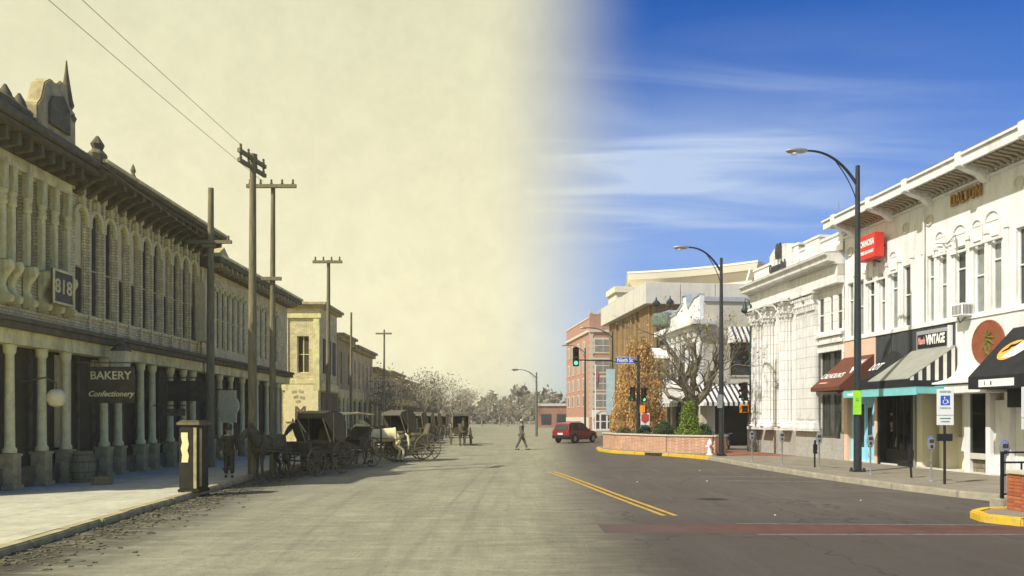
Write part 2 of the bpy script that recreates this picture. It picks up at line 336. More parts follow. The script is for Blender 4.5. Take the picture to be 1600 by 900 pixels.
# ------------------------------------------------------------------ ground, street, kerbs
def dep(v): return (v, v*.93, v*.60)
def street_mat():
    m, nt, b = mk('street_surface'); N = nt.nodes.new; L = nt.links.new
    def noise(sc, det=8, rough=0.65, st=(1,1,1), dist=0):
        mp = N('ShaderNodeMapping'); L(tc.outputs['Object'], mp.inputs[0]); mp.inputs['Scale'].default_value = st
        n = N('ShaderNodeTexNoise'); L(mp.outputs[0], n.inputs['Vector']); n.inputs['Scale'].default_value = sc; n.inputs['Detail'].default_value = det; n.inputs['Roughness'].default_value = rough; n.inputs['Distortion'].default_value = dist
        return n.outputs[0]
    def ramp(f, stops):
        r = N('ShaderNodeValToRGB'); L(f, r.inputs[0]); e = r.color_ramp.elements
        while len(e) < len(stops): e.new(0.5)
        for q, (p, c) in zip(e, stops): q.position = p; q.color = c4(c)
        return r.outputs[0]
    def mix(f, a, c, mode='MIX'):
        x = N('ShaderNodeMix'); x.data_type = 'RGBA'; x.blend_type = mode
        if isinstance(f, (int, float)): x.inputs[0].default_value = f
        else: L(f, x.inputs[0])
        for i, v in ((6, a), (7, c)):
            if isinstance(v, tuple): x.inputs[i].default_value = c4(v)
            else: L(v, x.inputs[i])
        return x.outputs[2]
    def mr(f, a, b_, c, d, sm=True):
        n = N('ShaderNodeMapRange'); n.interpolation_type = 'SMOOTHSTEP' if sm else 'LINEAR'; L(f, n.inputs[0])
        for i, v in enumerate((a, b_, c, d)): n.inputs[1+i].default_value = v
        return n.outputs[0]
    def mth(op, a, c):
        n = N('ShaderNodeMath'); n.operation = op
        for i, v in ((0, a), (1, c)):
            if isinstance(v, (int, float)): n.inputs[i].default_value = v
            else: L(v, n.inputs[i])
        return n.outputs[0]
    tc = N('ShaderNodeTexCoord'); sp = N('ShaderNodeSeparateXYZ'); L(tc.outputs['Object'], sp.inputs[0]); X, Y = sp.outputs[0], sp.outputs[1]
    big = noise(0.35, 6); fine = noise(9, 10, 0.75); tracks = noise(1.0, 8, 0.7, (2.2, 0.22, 1), 0.6); mid = noise(2.2, 9, 0.7, (0.5, 1.6, 1)); grit = noise(45, 4, 0.8)
    # worn dirt: cart tracks, straw, damp patches
    d = ramp(big, [(0.3, dep(0.29)), (0.7, dep(0.40))])
    d = mix(mr(tracks, 0.42, 0.62, 0, 0.35), d, dep(0.19)); d = mix(mr(mid, 0.5, 0.72, 0, 0.6), d, dep(0.155)); d = mix(mr(mid, 0.5, 0.28, 0, 0.5), d, dep(0.56))
    d = mix(mr(grit, 0.42, 0.7, 0.0, 0.6), d, dep(0.15)); d = mix(mr(fine, 0.45, 0.7, 0.0, 0.55), d, dep(0.17))
    gut = mth('MULTIPLY', mr(mth('ADD', mth('ADD', X, mth('MULTIPLY', mth('SUBTRACT', Y, 12.0), .07)), mth('MULTIPLY', fine, 1.6)), -4.2, -6.2, 0, 1), mr(mid, 0.35, 0.55, 0.5, 1.0))
    d = mix(gut, d, dep(0.065))
    # asphalt: patched lanes, tyre polish, fine aggregate
    a = ramp(big, [(0.3, (0.090, 0.073, 0.058)), (0.7, (0.126, 0.104, 0.084))])
    a = mix(mr(mid, 0.5, 0.7, 0, 0.45), a, (0.068, 0.057, 0.051)); a = mix(mr(tracks, 0.5, 0.66, 0, 0.35), a, (0.16, 0.138, 0.125))
    a = mix(mr(grit, 0.45, 0.75, 0, 0.35), a, (0.17, 0.15, 0.135))
    # oil spot
    dx = mth('DIVIDE', mth('SUBTRACT', X, 4.9), 0.5); dy = mth('DIVIDE', mth('SUBTRACT', Y, 18.75), 0.36)
    oil = mr(mth('ADD', mth('ADD', mth('MULTIPLY', dx, dx), mth('MULTIPLY', dy, dy)), mth('MULTIPLY', fine, 0.9)), 1.5, 0.5, 0, 0.85)
    a = mix(oil, a, (0.012, 0.011, 0.012))
    # darker strip near the crossing, cracks and tar seams
    a = mix(mr(mth('ADD', Y, mth('MULTIPLY', mid, 1.5)), 18.2, 14.8, 0, 0.5), a, (0.066, 0.054, 0.043))
    vo = N('ShaderNodeTexVoronoi'); vo.feature = 'DISTANCE_TO_EDGE'; vm = N('ShaderNodeMapping'); L(tc.outputs['Object'], vm.inputs[0]); vm.inputs['Scale'].default_value = (0.33, 0.2, 1)
    va = N('ShaderNodeVectorMath'); nv = N('ShaderNodeTexNoise'); L(tc.outputs['Object'], nv.inputs['Vector']); nv.inputs['Scale'].default_value = 1.4; nv.inputs['Detail'].default_value = 7
    L(vm.outputs[0], va.inputs[0]); vs = N('ShaderNodeVectorMath'); vs.operation = 'SCALE'; L(nv.outputs[1], vs.inputs[0]); vs.inputs[3].default_value = 0.35; L(vs.outputs[0], va.inputs[1]); L(va.outputs[0], vo.inputs['Vector']); vo.inputs['Scale'].default_value = 1
    a = mix(mth('MULTIPLY', mr(vo.outputs[0], 0.010, 0.003, 0, 0.7), mr(big, 0.4, 0.6, 0.15, 1)), a, (0.028, 0.025, 0.024))
    # the dirt gives way to asphalt, ragged
    f = mth('ADD', mth('SUBTRACT', X, mth('MULTIPLY', Y, 0.055)), mth('MULTIPLY', mth('SUBTRACT', mid, 0.5), 1.2))
    f = mr(f, -1.0, 1.9, 0, 1)
    L(mix(f, d, a), b.inputs['Base Color']); b.inputs['Roughness'].default_value = 0.9; b.inputs['Specular IOR Level'].default_value = 0.25
    bp = N('ShaderNodeBump'); L(mth('ADD', mth('MULTIPLY', grit, 0.4), mth('ADD', fine, mth('MULTIPLY', tracks, 1.2))), bp.inputs['Height']); bp.inputs['Strength'].default_value = 0.5; bp.inputs['Distance'].default_value = 0.045; L(bp.outputs[0], b.inputs['Normal'])
    return m
M_street = street_mat()
M_ground = pm('far_ground', (0.24,0.21,0.13), 0.25, 0.05, 0.95, 0.2, 3)
MB().add([(-700,-160,-0.03),(700,-160,-0.03),(700,640,-0.03),(-700,640,-0.03)], [(0,1,2,3)]).build('ground', M_ground, kind='structure')
g = MB()
ys = [-12,0,6,12,16,20,25,30,36,45,52,60,80,120,400]
for i in range(len(ys)-1): g.add([(-30,ys[i],0),(40,ys[i],0),(40,ys[i+1],0),(-30,ys[i+1],0)], [(0,1,2,3)])
g.build('street', M_street, kind='structure')
# kept-up sidewalk sheets with a real step of 0.12 to 0.15 m
def slab(name, poly, z0, z1, mat):
    return MB().prism(poly, z0, z1, lambda a, b, c: (a, b, c)).build(name, mat, kind='structure')
KX = lambda y_: -7.5-.078*(y_-12) if y_ < 26 else -8.59
slab('sidewalk_old', [(KX(y_)-.12,y_) for y_ in (-6,0,6,12,16,20,24,28,36,44.4)]+[(-9.4,46),(-24,46),(-24,-6)], -0.02, 0.118, M_oldwalk)
slab('sidewalk_old_beyond', [(-8.5,51),(-8.5,140),(-30,140),(-30,51)], -0.02, 0.118, M_oldwalk)
k = MB(); old_kerb = thing('old_kerb_row', 'rough stone kerb along the pale old sidewalk', 'kerb', (0,0,0))
y = -2.0; i = 0
meshes = [MB().obox((0,0,0.05), (0.24, 1.18, 0.17), rz=R(random.uniform(-1.2,1.2)), ry=R(random.uniform(-3,3))).mesh('kerb_stone', M_oldkerb, bevel=0.025) for _ in range(4)]
while y < 44:
    link('kerb_stone', meshes[i % 4], old_kerb, (KX(y)+random.uniform(-.03,.03), y, random.uniform(-.02,.015)), R(4) if y < 26 else 0); y += 1.2; i += 1

# modern kerb line (front edge, street side)
KERB = [(16.0,17.4),(12.3,17.7),(11.55,18.2),(11.15,19.2),(10.6,21.4),(9.95,25.5),(9.55,30.0),(9.25,36.0),(8.9,37.2),(8.05,39.4),(6.6,41.3),(5.5,43.0),(5.15,45.5),(5.3,48.0),(6.2,50.2),(9.5,52.0)]
slab('sidewalk_modern', [(p[0]+0.16, p[1]+0.02) for p in KERB] + [(9.9,52.2),(11.0,58),(10.0,75),(24,75),(24,17.4)], -0.02, 0.142, M_walk)
slab('street_side_walk', [(9.0,78),(8.2,100),(7.6,130),(30,130),(30,78)], -0.02, 0.142, M_walk)
mod_kerb = thing('kerb_row', 'worn concrete kerb turning yellow round the brick planter corner', 'kerb')
pts = [Vector((a, b, 0)) for a, b in KERB]
segs = []
for a, b in zip(pts, pts[1:]):
    n = max(1, round((b-a).length/1.6)); segs += [(a.lerp(b, i/n), a.lerp(b, (i+1)/n)) for i in range(n)]
for a, b in segs:
    mid = (a+b)/2; d = b-a; yel = 36.4 < mid.y < 46.5
    MB().obox((0,0,0.065), (d.length-0.012, 0.2, 0.19), ry=R(random.uniform(-.3,.3))).build('kerb_stone', M_yellow if yel else M_kerb, mod_kerb, (mid.x+0.06, mid.y, random.uniform(-.006,.004)), math.atan2(d.y, d.x), bevel=0.022)
# brick paving apron and storm drain
slab('brick_paving', [(9.9,37.0),(13.6,36.6),(12.6,46.8),(9.3,46.8)], 0.10, 0.147, brickm('paver_brick', (0.30,0.12,0.075), (0.24,0.095,0.06), (0.2,0.15,0.11), 0.2, 0.1, 0.008))
dr = thing('storm_drain', 'dark storm drain slot cut into the yellow kerb', 'drain', (7.42,40.2,0), math.atan2(41.3-39.4,6.6-8.05))
MB().box(-.55,.55,-.05,.12,-.01,.02).build('drain_mouth', M_black, dr); MB().box(-.6,.6,-.10,.22,.150,.168).build('drain_cover', M_kerb, dr)
# red brick crosswalk band and its pale edge lines
M_xw = brickm('crosswalk_brick', (0.21,0.050,0.031), (0.17,0.042,0.027), (0.13,0.055,0.04), 0.21, 0.10, 0.01, 0.3)
nt = M_xw.node_tree; bs_ = nt.nodes['Principled BSDF']; src = bs_.inputs['Base Color'].links[0].from_socket
tc_ = nt.nodes.new('ShaderNodeTexCoord'); sp_ = nt.nodes.new('ShaderNodeSeparateXYZ'); nt.links.new(tc_.outputs['Object'], sp_.inputs[0]); n_ = nt.nodes.new('ShaderNodeTexNoise'); n_.inputs['Scale'].default_value = 2.2; n_.inputs['Detail'].default_value = 8; nt.links.new(tc_.outputs['Object'], n_.inputs['Vector'])
ad_ = nt.nodes.new('ShaderNodeMath'); ad_.operation = 'MULTIPLY_ADD'; nt.links.new(n_.outputs[0], ad_.inputs[0]); ad_.inputs[1].default_value = 3.2; nt.links.new(sp_.outputs[0], ad_.inputs[2])
mr_ = nt.nodes.new('ShaderNodeMapRange'); nt.links.new(ad_.outputs[0], mr_.inputs[0]); mr_.inputs[1].default_value = 2.6; mr_.inputs[2].default_value = 6.0; mr_.inputs[3].default_value = 0.92; mr_.inputs[4].default_value = 0.12
mx_ = nt.nodes.new('ShaderNodeMix'); mx_.data_type = 'RGBA'; nt.links.new(mr_.outputs[0], mx_.inputs[0]); nt.links.new(src, mx_.inputs[6]); mx_.inputs[7].default_value = (0.105,0.09,0.078,1); nt.links.new(mx_.outputs[2], bs_.inputs['Base Color'])
M_faded = pm('faded_white', (0.19,0.17,0.155), 0.4, 5, 0.9, 0.1, stain=(0.07,0.065,0.06), stain_amt=0.95, sscale=4)
cw = MB()
for i in range(20): cw.box(1.6+i*0.75, 1.6+(i+1)*0.75, 13.25-0.005*i, 14.35-0.03*i, -.02, .004)
cw.build('crosswalk_band', M_xw, kind='structure')
MB().box(4.2, 16.6, 13.06,13.15,-.02,.004).build('crosswalk_line', M_faded, kind='structure'); 
ml = MB(); ml.add([(4.2,14.37,.004),(16.6,13.88,.004),(16.6,13.97,.004),(4.2,14.46,.004)], [(0,1,2,3)]); ml.build('crosswalk_line', M_faded, kind='structure')
M_line = pm('yellow_line', (0.56,0.34,0.035), 0.15, 5, 0.85, 0.1, stain=(0.14,0.12,0.095), stain_amt=1.0, sscale=4)
cl = [(3.28,15.6),(3.05,17.2),(2.75,19.3),(2.4,22),(2.0,25),(1.5,28.2)]
for off in (-0.24, 0.0):
    q = MB()
    for (xa, ya), (xb, yb) in zip(cl, cl[1:]): q.add([(xa+off-.01,ya,.005),(xa+off+.10,ya,.005),(xb+off+.10,yb,.005),(xb+off-.01,yb,.005)], [(0,1,2,3)])
    q.build('centre_line', M_line, kind='structure')
for px, py, w in ((1460,757,.9),(1405,768,1.1),(1350,752,.8),(1180,745,1.6),(1215,752,1.4)):
    p = gp(px, py); MB().obox((0,0,0), (w*2.2,.09,.009), rz=R(-8)).build('parking_line', M_faded, loc=p, kind='structure')
lit = MB(); rr = random.Random(4)
for i in range(6):
    p = (rr.uniform(3,13), rr.uniform(14,30)); lit.obox((p[0],p[1],.01), (rr.uniform(.02,.05),rr.uniform(.02,.04),.015), rz=rr.uniform(0,3))
lit.build('street_litter', M_wht, kind='stuff')
# clods and straw along the old gutter
cl_ = MB()
for i in range(1500):
    yy = rr.uniform(10,30); x = KX(yy)+.12+abs(rr.gauss(0,.6)); s = rr.uniform(.012,.055)
    cl_.obox((x,yy,s*.12), (s*1.7,s,s*.45), rz=rr.uniform(0,3), rx=rr.uniform(-.3,.3))
cl_.build('gutter_clods', pm('clod', sep(0.16), 0.6, 3, 0.95, 0.4), kind='stuff')

# ------------------------------------------------------------------ facade kit
# local frame of a building: x along its front, z up, "out" towards the street = sgn*y
def facade(mb, L, z0, z1, ops, depth, back, sgn, x0=0.0):
    xs = sorted({x0, L} | {o[0] for o in ops} | {o[1] for o in ops}); zs = sorted({z0, z1} | {o[2] for o in ops} | {o[3] for o in ops})
    inside = lambda x, z: any(o[0] < x < o[1] and o[2] < z < o[3] for o in ops)
    for a, b in zip(xs, xs[1:]):
        run = None
        for c, d in zip(zs, zs[1:]):
            if not inside((a+b)/2, (c+d)/2):
                mb.add([(a,0,c),(b,0,c),(b,0,d),(a,0,d)], [(0,1,2,3)])
    y = -sgn*depth
    for a, b, c, d in [o[:4] for o in ops]:
        mb.add([(a,0,c),(b,0,c),(b,0,d),(a,0,d),(a,y,c),(b,y,c),(b,y,d),(a,y,d)], [(0,1,5,4),(1,2,6,5),(2,3,7,6),(3,0,4,7)])
    w = -sgn*back
    mb.add([(x0,0,z0),(L,0,z0),(L,0,z1),(x0,0,z1),(x0,w,z0),(L,w,z0),(L,w,z1),(x0,w,z1)], [(1,2,6,5),(2,3,7,6),(3,0,4,7),(5,6,7,4)])
    return mb
_wc = {}
def window(parent, x0, x1, z0, z1, depth, sgn, fm, gm, cols=1, rails=(0.5,), bar=0.05, sill=None, loc=(0,0,0), rz=0.0, shade=None):
    key = (round(x1-x0,3), round(z1-z0,3), depth, sgn, fm.name, gm.name, cols, tuple(rails), bar, sill.name if sill else '', shade.name if shade else '')
    if key not in _wc:
        w, h = x1-x0, z1-z0; f = MB(); ya, yb = -sgn*(depth-0.002), -sgn*(depth-0.07)
        f.box(0,bar,ya,yb,0,h); f.box(w-bar,w,ya,yb,0,h); f.box(bar,w-bar,ya,yb,0,bar); f.box(bar,w-bar,ya,yb,h-bar,h)
        for r in rails: f.box(bar,w-bar,ya,yb+sgn*.012,h*r-bar/2,h*r+bar/2)
        for c in range(1, cols): f.box(w*c/cols-bar/2,w*c/cols+bar/2,ya,yb+sgn*.004,bar,h-bar)
        p = MB().box(bar*.5,w-bar*.5,-sgn*(depth+.01),-sgn*(depth-.03),bar*.5,h-bar*.5)
        sm = MB().box(-.06,w+.06,-sgn*depth*.6,sgn*.07,-.09,-.003).mesh('sill', sill) if sill else None
        bl = MB().box(bar,w-bar,-sgn*(depth-.031),-sgn*(depth-.038),h*.45,h-bar).mesh('blind', shade) if shade else None
        _wc[key] = (f.mesh('window', fm), p.mesh('pane', gm), sm, bl)
    fme, pme, sm, bl = _wc[key]
    off = Matrix.Rotation(rz,4,'Z') @ Vector((x0,0,z0))
    o = link('window', fme, parent, Vector(loc)+off, rz); link('pane', pme, o)
    if sm: link('sill', sm, o)
    if bl: link('blind', bl, o)
    return o
def arch_band(mb, xc, zs, r, w, y0, y1, n=10, a0=0, a1=math.pi):
    b = len(mb.v)
    for i in range(n+1):
        a = a0+(a1-a0)*i/n; c, s_ = math.cos(a), math.sin(a)
        for q, yy in ((r,y0),(r+w,y0),(r+w,y1),(r,y1)): mb.v.append((xc+q*c, yy, zs+q*s_))
    for i in range(n):
        p, q = b+4*i, b+4*(i+1)
        for j in range(4): mb.f.append((p+j, p+(j+1) % 4, q+(j+1) % 4, q+j))
    mb.f.append((b,b+1,b+2,b+3)); mb.f.append((b+4*n+3,b+4*n+2,b+4*n+1,b+4*n))
    return mb
def spandrel(mb, x0, x1, z0, z1, y0, y1, n=8):
    # fills the corners of a rectangular opening above an arch that springs at z0
    xc, r, h = (x0+x1)/2, (x1-x0)/2, z1-z0
    for sg in (-1, 1):
        arc = [(xc+sg*r*math.cos(math.pi/2*i/n), z0+h*math.sin(math.pi/2*i/n)) for i in range(n+1)]
        for i in range(n):
            (a, b), (c, d) = arc[i], arc[i+1]
            e = xc+sg*r
            poly = [(e if False else a, b), (c, d), (c, z1), (a, z1)]
            mb.prism(poly, y0, y1, lambda p, q, t: (p, t, q))
    return mb

# ------------------------------------------------------------------ left: the old town in straw tones. local x runs away from the eye (+Y), out = -y
LZ = 0.118
def oldB(name, label, cat, Y0, X=-13.0, rz=R(90)): return thing(name, label, cat, (X, Y0, LZ), rz)
def Lx(px, Y0, X=13.0): return X*1200/(800-px)-Y0

# 1. ornate building at the frame's edge
Y0 = 17.5
ob = oldB('ornate_shop_building', 'dark ornate old shopfront with a gable finial and scrolled window columns', 'building', Y0)
Lb = 22.5-Y0
wins = [(Lx(a,Y0),Lx(b,Y0)) for a, b in ((17,34),(41,57),(63,77),(83,97))]
wins = [(.35,.8),(1.2,1.7)] + wins
w = MB(); facade(w, Lb, 4.0, 8.7, [(a,b,5.9,8.3) for a, b in wins], 0.16, 7, -1)
w.box(0,Lb,0.01,7,8.7,9.0); w.build('wall', M_old_wall, ob)
for a, b in wins:
    window(ob, a, b, 5.9, 8.3, 0.16, -1, M_old_mid, M_old_glass, rails=(0.36,0.72), bar=0.06)
pil = MB().box(-.075,.075,-.16,-.002,5.9,7.3).lathe([(.09,7.3),(.13,7.36),(.1,7.42),(.12,7.5),(.09,7.56),(.13,7.62),(.13,7.7)],10,(0,-.1,0)).box(-.10,.10,-.2,-.002,7.7,8.35).mesh('window_column', M_old_trim, bevel=0.015)
scr = MB()
prof = [(-.08,5.88),(-.42,5.88),(-.44,5.7),(-.34,5.55),(-.24,5.42),(-.2,5.25),(-.28,5.05),(-.42,4.98),(-.4,4.82),(-.08,4.75)]
scr.prism([(a+.06,b) for a, b in prof], -.085, .085, lambda p, q, t: (t, p, q)); scr = scr.mesh('scroll_bracket', M_old_trim, bevel=0.02)
for x in [Lx(p,Y0) for p in (13,37,60,80,100)]+[1.0,1.95]:
    link('window_column', pil, ob, (x,0,0)); link('scroll_bracket', scr, ob, (x,0,0))
q = MB(); q.box(0,Lb,-.12,-.002,8.36,8.68); q.build('entablature', M_old_trim, ob)
c = MB(); c.box(0,Lb+.15,-.25,-.002,8.70,8.80); c.box(0,Lb+.2,-.5,.2,8.81,9.0); c.box(0,Lb+.25,-.85,.2,9.01,9.17); c.box(0,Lb+.25,-.95,.2,9.18,9.4)
c.build('cornice', M_old_dark, ob, bevel=0.03)
mod = MB().prism([(0,8.64),(-.45,8.7),(-.45,9.005),(0,9.005)], -.07,.07, lambda p,q,t:(t,p-.255,q)).mesh('modillion', M_old_dark)
for i in range(10): link('modillion', mod, ob, (0.3+i*.47,0,0))
# gable ornament over the cornice with a finial
gx = Lx(93,Y0,12.45); GZ = -.5; ga = MB()
ga.prism([(-.95,9.9),(.8,9.9),(.78,10.9),(.5,11.0),(.36,11.5),(.1,11.55),(-.1,11.35),(-.35,11.4),(-.62,11.2),(-.78,10.7),(-.95,10.5)], -.75, -.35, lambda p,q,t:(gx-.35+p,t,q+GZ))
ga.build('gable_ornament', M_old_mid, ob, bevel=0.03)
gp_ = MB().prism([(-.5,10.15),(.4,10.15),(.38,10.8),(.1,11.1),(-.3,10.95),(-.5,10.7)], -.83, -.755, lambda p,q,t:(gx-.35+p,t,q+GZ)); gp_.build('gable_panel', M_old_dark, ob)
MB().lathe([(.22,10.88),(.26,11.0),(.2,11.1),(.12,11.2),(.2,11.35),(.16,11.5),(.1,11.9),(.05,12.25),(.015,12.6)],10,(gx+.33,-.55,GZ-.25)).build('finial', M_old_dark, ob, smooth=True)
for x, h in ((gx-1.0,10.75),(Lx(30,Y0,12.5),10.5),(Lx(8,Y0,12.5),10.5),(Lx(20,Y0,12.5),10.3)):
    MB().lathe([(.2,9.9),(.24,10.05),(.12,10.2),(.2,h-.3),(.14,h-.1),(.03,h+.1)],10,(x,-.5,GZ)).build('urn', M_old_dark, ob, smooth=True)
MB().box(Lx(42,Y0,12.5),.02,-.7,-.3,9.403,9.75).build('parapet_block', M_old_dark, ob, bevel=0.05)
# lettered plaque
pq = MB().box(-.5,.5,-.52,-.47,5.0,5.95).build('plaque', M_old_black, ob, (Lx(70,Y0),0,0)); f = MB()
for a in ((-.5,-.44,5,5.95),(.44,.5,5,5.95),(-.44,.44,5,5.06),(-.44,.44,5.89,5.95)): f.box(a[0],a[1],-.55,-.521,a[2],a[3])
f.build('plaque_frame', M_old_trim, pq); text('lettering', '818', 0.55, M_old_trim, pq, (0,-.525,5.48), (1,0,0), (0,0,1), bold=.01)

# 2. long building with eleven tall arched windows
Y1 = 22.5; Ll = 31.9-Y1
lb = oldB('arcaded_brick_block', 'long old two storey block with a row of eleven tall arched windows', 'building', Y1)
wx = [0.60+i*0.815 for i in range(11)]; ops = [(x-.24,x+.24,5.0,8.15) for x in wx]
w = MB(); facade(w, Ll, 4.0, 9.0, ops, 0.12, 9, -1); w.box(0,Ll,0.01,9,9.0,9.2); w.build('wall', M_old_wall, lb)
spm = spandrel(MB(), -.24,.24,7.85,8.15,-.004,.045).mesh('arch_spandrel', M_old_wall)
hm = arch_band(MB(), 0, 7.92, .26, .13, -.10, -.003); hm.prism([(-.09,8.27),(.09,8.27),(.13,8.5),(0,8.62),(-.13,8.5)], -.15,-.003, lambda p,q,t:(p,t,q)); hm.box(-.40,-.27,-.1,-.003,7.68,7.95); hm.box(.27,.40,-.1,-.003,7.68,7.95)
hm = hm.mesh('arch_hood', M_old_trim, bevel=0.012)
ps = MB().box(-.055,.055,-.1,-.003,4.55,8.9).mesh('brick_pilaster', M_old_wall2)
for x in wx:
    o = window(lb, x-.24, x+.24, 5.0, 8.15, 0.12, -1, M_old_mid, M_old_glass, rails=(0.45,), bar=0.045, sill=M_old_trim, shade=M_old_curtain if round(x*10) % 3 == 0 else None)
    link('arch_spandrel', spm, lb, (x,0,0)); link('arch_hood', hm, lb, (x,0,0)); link('brick_pilaster', ps, lb, (x+.4075,0,0))
c = MB(); c.box(0,Ll+.1,-.2,-.003,8.86,9.0); c.box(0,Ll+.2,-.95,.3,9.11,9.22); c.box(0,Ll+.25,-1.08,.3,9.221,9.36); c.build('cornice', M_old_dark, lb, bevel=0.02)
MB().box(0,Ll+.27,-1.14,.3,9.361,9.45).build('cornice_cap', M_old_trim, lb)
cv = MB().prism([(0,9.15),(-.12,9.16),(-.3,9.3),(-.6,9.5),(-.92,9.56),(-.92,9.71),(0,9.71)], -.09,.09, lambda p,q,t:(t,p-.004,q-.61)).mesh('cornice_bracket', M_old_dark)
for i in range(16): link('cornice_bracket', cv, lb, (0.3+i*.605,0,0))
dn = MB().box(-.06,.06,-.1,-.003,8.62,8.9).mesh('corbel', M_old_trim)
for i in range(46): link('corbel', dn, lb, (0.12+i*.203,0,0))
MB().lathe([(.09,10.1),(.12,10.25),(.05,10.4),(.09,10.5),(.02,10.7)],8,(Lx(208,Y1,12.2),-.8,-.68)).build('finial', M_old_dark, lb)
for px in (122,):
    MB().lathe([(.25,9.95),(.28,10.2),(.14,10.35),(.2,10.5),(.04,10.75)],8,(.1,-.8,-.6)).build('urn', M_old_dark, lb)

# 3. third block, lower roofline and small gable
Y2 = 32.2; L3 = 44.4-Y2
tb = oldB('gabled_brick_block', 'old brick block with narrow windows under a small gabled cornice', 'building', Y2)
wx3 = [Lx(p,Y2) for p in (333,341,349,357,365,373,381)]+[Lx(p,Y2) for p in (400,408,416,424,432)]
w = MB(); facade(w, L3, 4.0, 8.5, [(x-.17,x+.17,4.9,7.5) for x in wx3], .10, 9, -1); w.box(0,L3,.01,9,8.5,8.6); w.build('wall', M_old_wall2, tb)
hm3 = arch_band(MB(), 0, 7.4, .18, .1, -.08, -.003).mesh('arch_hood', M_old_trim)
for x in wx3:
    window(tb, x-.17, x+.17, 4.9, 7.5, .10, -1, M_old_trim, M_old_glass, rails=(.5,), bar=.04); link('arch_hood', hm3, tb, (x,0,0))
c = MB(); c.box(-.1,L3+.2,-.35,.2,8.2,8.4); c.box(-.1,L3+.25,-.8,.2,8.401,8.62); c.build('cornice', M_old_dark, tb, bevel=.02); MB().box(-.1,L3+.3,-.86,.2,8.621,8.73).build('cornice_cap', M_old_trim, tb)
MB().prism([(0,8.732),(1.6,8.732),(.8,9.2)], -.6,.2, lambda p,q,t:(p+.1,t,q)).build('gable', M_old_mid, tb)
mod3 = MB().box(-.07,.07,-.75,-.36,8.2,8.4).mesh('modillion', M_old_mid)
for i in range(20): link('modillion', mod3, tb, (.3+i*.6,0,-.003))

# shopfronts of the three blocks: pale columns on block bases, dark glazing set back, sign band
def shopfront(parent, L, cols, band=True, bx0=0.0):
    MB().box(bx0+.01,L-.01,.36,6.9,0,4.0).build('shop_glazing', M_old_glass, parent)
    b = MB(); b.box(bx0,L,.12,.35,0,.55); 
    for i in range(int((L-bx0)/.9)): b.box(bx0+i*.9+.1,bx0+i*.9+.16,.27,.359,.55,4.0)
    b.build('stall_riser', M_old_dark, parent)
    if band:
        MB().box(bx0,L,-.14,.5,3.78,4.16).build('sign_band', M_old_trim, parent); MB().box(bx0,L+.05,-.34,.4,4.163,4.33).box(bx0,L+.05,-.42,.4,4.333,4.46).build('band_cornice', M_old_dark, parent, bevel=.015)
    cm = MB().lathe([(.17,.95),(.17,1.05),(.125,1.12),(.115,2.4),(.105,3.5),(.15,3.58),(.15,3.66),(.17,3.77)],12,(0,.05,0)).mesh('column', M_old_trim, smooth=True)
    bm_ = MB().box(-.22,.22,-.2,.3,0,.12).box(-.17,.17,-.15,.26,.12,.86).box(-.2,.2,-.18,.29,.86,.94).mesh('column_base', M_old_mid, bevel=.015)
    for x in cols:
        o = link('column', cm, parent, (x,0,0)); link('column_base', bm_, o)
shopfront(ob, Lb, [Lx(18,Y0),Lx(68,Y0),Lb-.05,.6])
shopfront(lb, Ll, [Lx(165,Y1),Lx(187,Y1),Lx(222,Y1),Lx(240,Y1),Lx(268,Y1),Lx(288,Y1),Lx(303,Y1)])
shopfront(tb, L3, [Lx(p,Y2) for p in (330,345,362,380,402,418,435)])
# curtains and goods in the old shop windows
for px, h0, h1, wd, par, yy in ((115,1.0,3.7,.75,lb,Y1),(165,2.7,3.7,.5,lb,Y1),(187,2.6,3.7,.4,lb,Y1),(298,2.0,3.6,.3,lb,Y1)):
    cu = MB(); x = Lx(px,yy); n = 8
    for i in range(n): cu.box(x-wd/2+wd*i/n,x-wd/2+wd*(i+1)/n,.26+.03*(i % 2),.352,h0,h1)
    cu.build('curtain', M_old_curtain, par)
MB().prism([(0,5.0),(.8,5.0),(.1,7.4),(-.05,7.4)], -.5,-.08, lambda p,q,t:(Ll-.55+p,t,q)).build('side_awning', M_old_curtain, lb)

# projecting signs, lamp globe, lantern
def oldsign(name, label, px, X, Y, z0, z1, wd, lines, board, ink, size):
    t = thing(name, label, 'sign', (X, Y, 0)); 
    MB().box(-wd/2,wd/2,-.04,.04,z0,z1).build('board', board, t, bevel=.01)
    br = MB(); br.tube([(-wd/2-.35,0,z1+.12),(wd/2,0,z1+.12)], .02, 6); br.tube([(-wd/2,0,z1),(-wd/2,0,z1+.12)], .015, 5); br.tube([(wd/2-.1,0,z1),(wd/2-.1,0,z1+.12)], .015, 5); br.build('bracket', M_old_dark, t)
    n = len(lines)
    for i, (s_, sz, sh) in enumerate(lines):
        text('lettering', s_, sz, ink, t, (0,-.043,z1-(i+.5)*(z1-z0)/n), (1,0,0), (0,0,1), extrude=.004, bold=.006, shear=sh)
    return t
p = at(174,602,22.8)
oldsign('hanging_sign', 'dark hanging board reading BAKERY and Confectionery', 174, p.x, p.y, 2.42, 3.5, 1.35, [('BAKERY',.34,0),('Confectionery',.23,.3)], M_old_black, M_old_trim, .3)
p = at(290,610,28.5); oldsign('hanging_sign', 'second dark hanging board further along the old shopfronts', 290, p.x, p.y, 2.6, 3.35, 1.3, [], M_old_black, M_old_mid, .3)
p = at(272,640,27.5); oldsign('hanging_sign', 'narrow dark board hung low behind the striped pillar box', 272, p.x, p.y, 2.05, 2.3, .8, [], M_old_dark, M_old_mid, .2)
p = at(357,634,31.0); t = thing('hanging_sign', 'bright white rounded sign hung outside the third old block', 'sign', p)
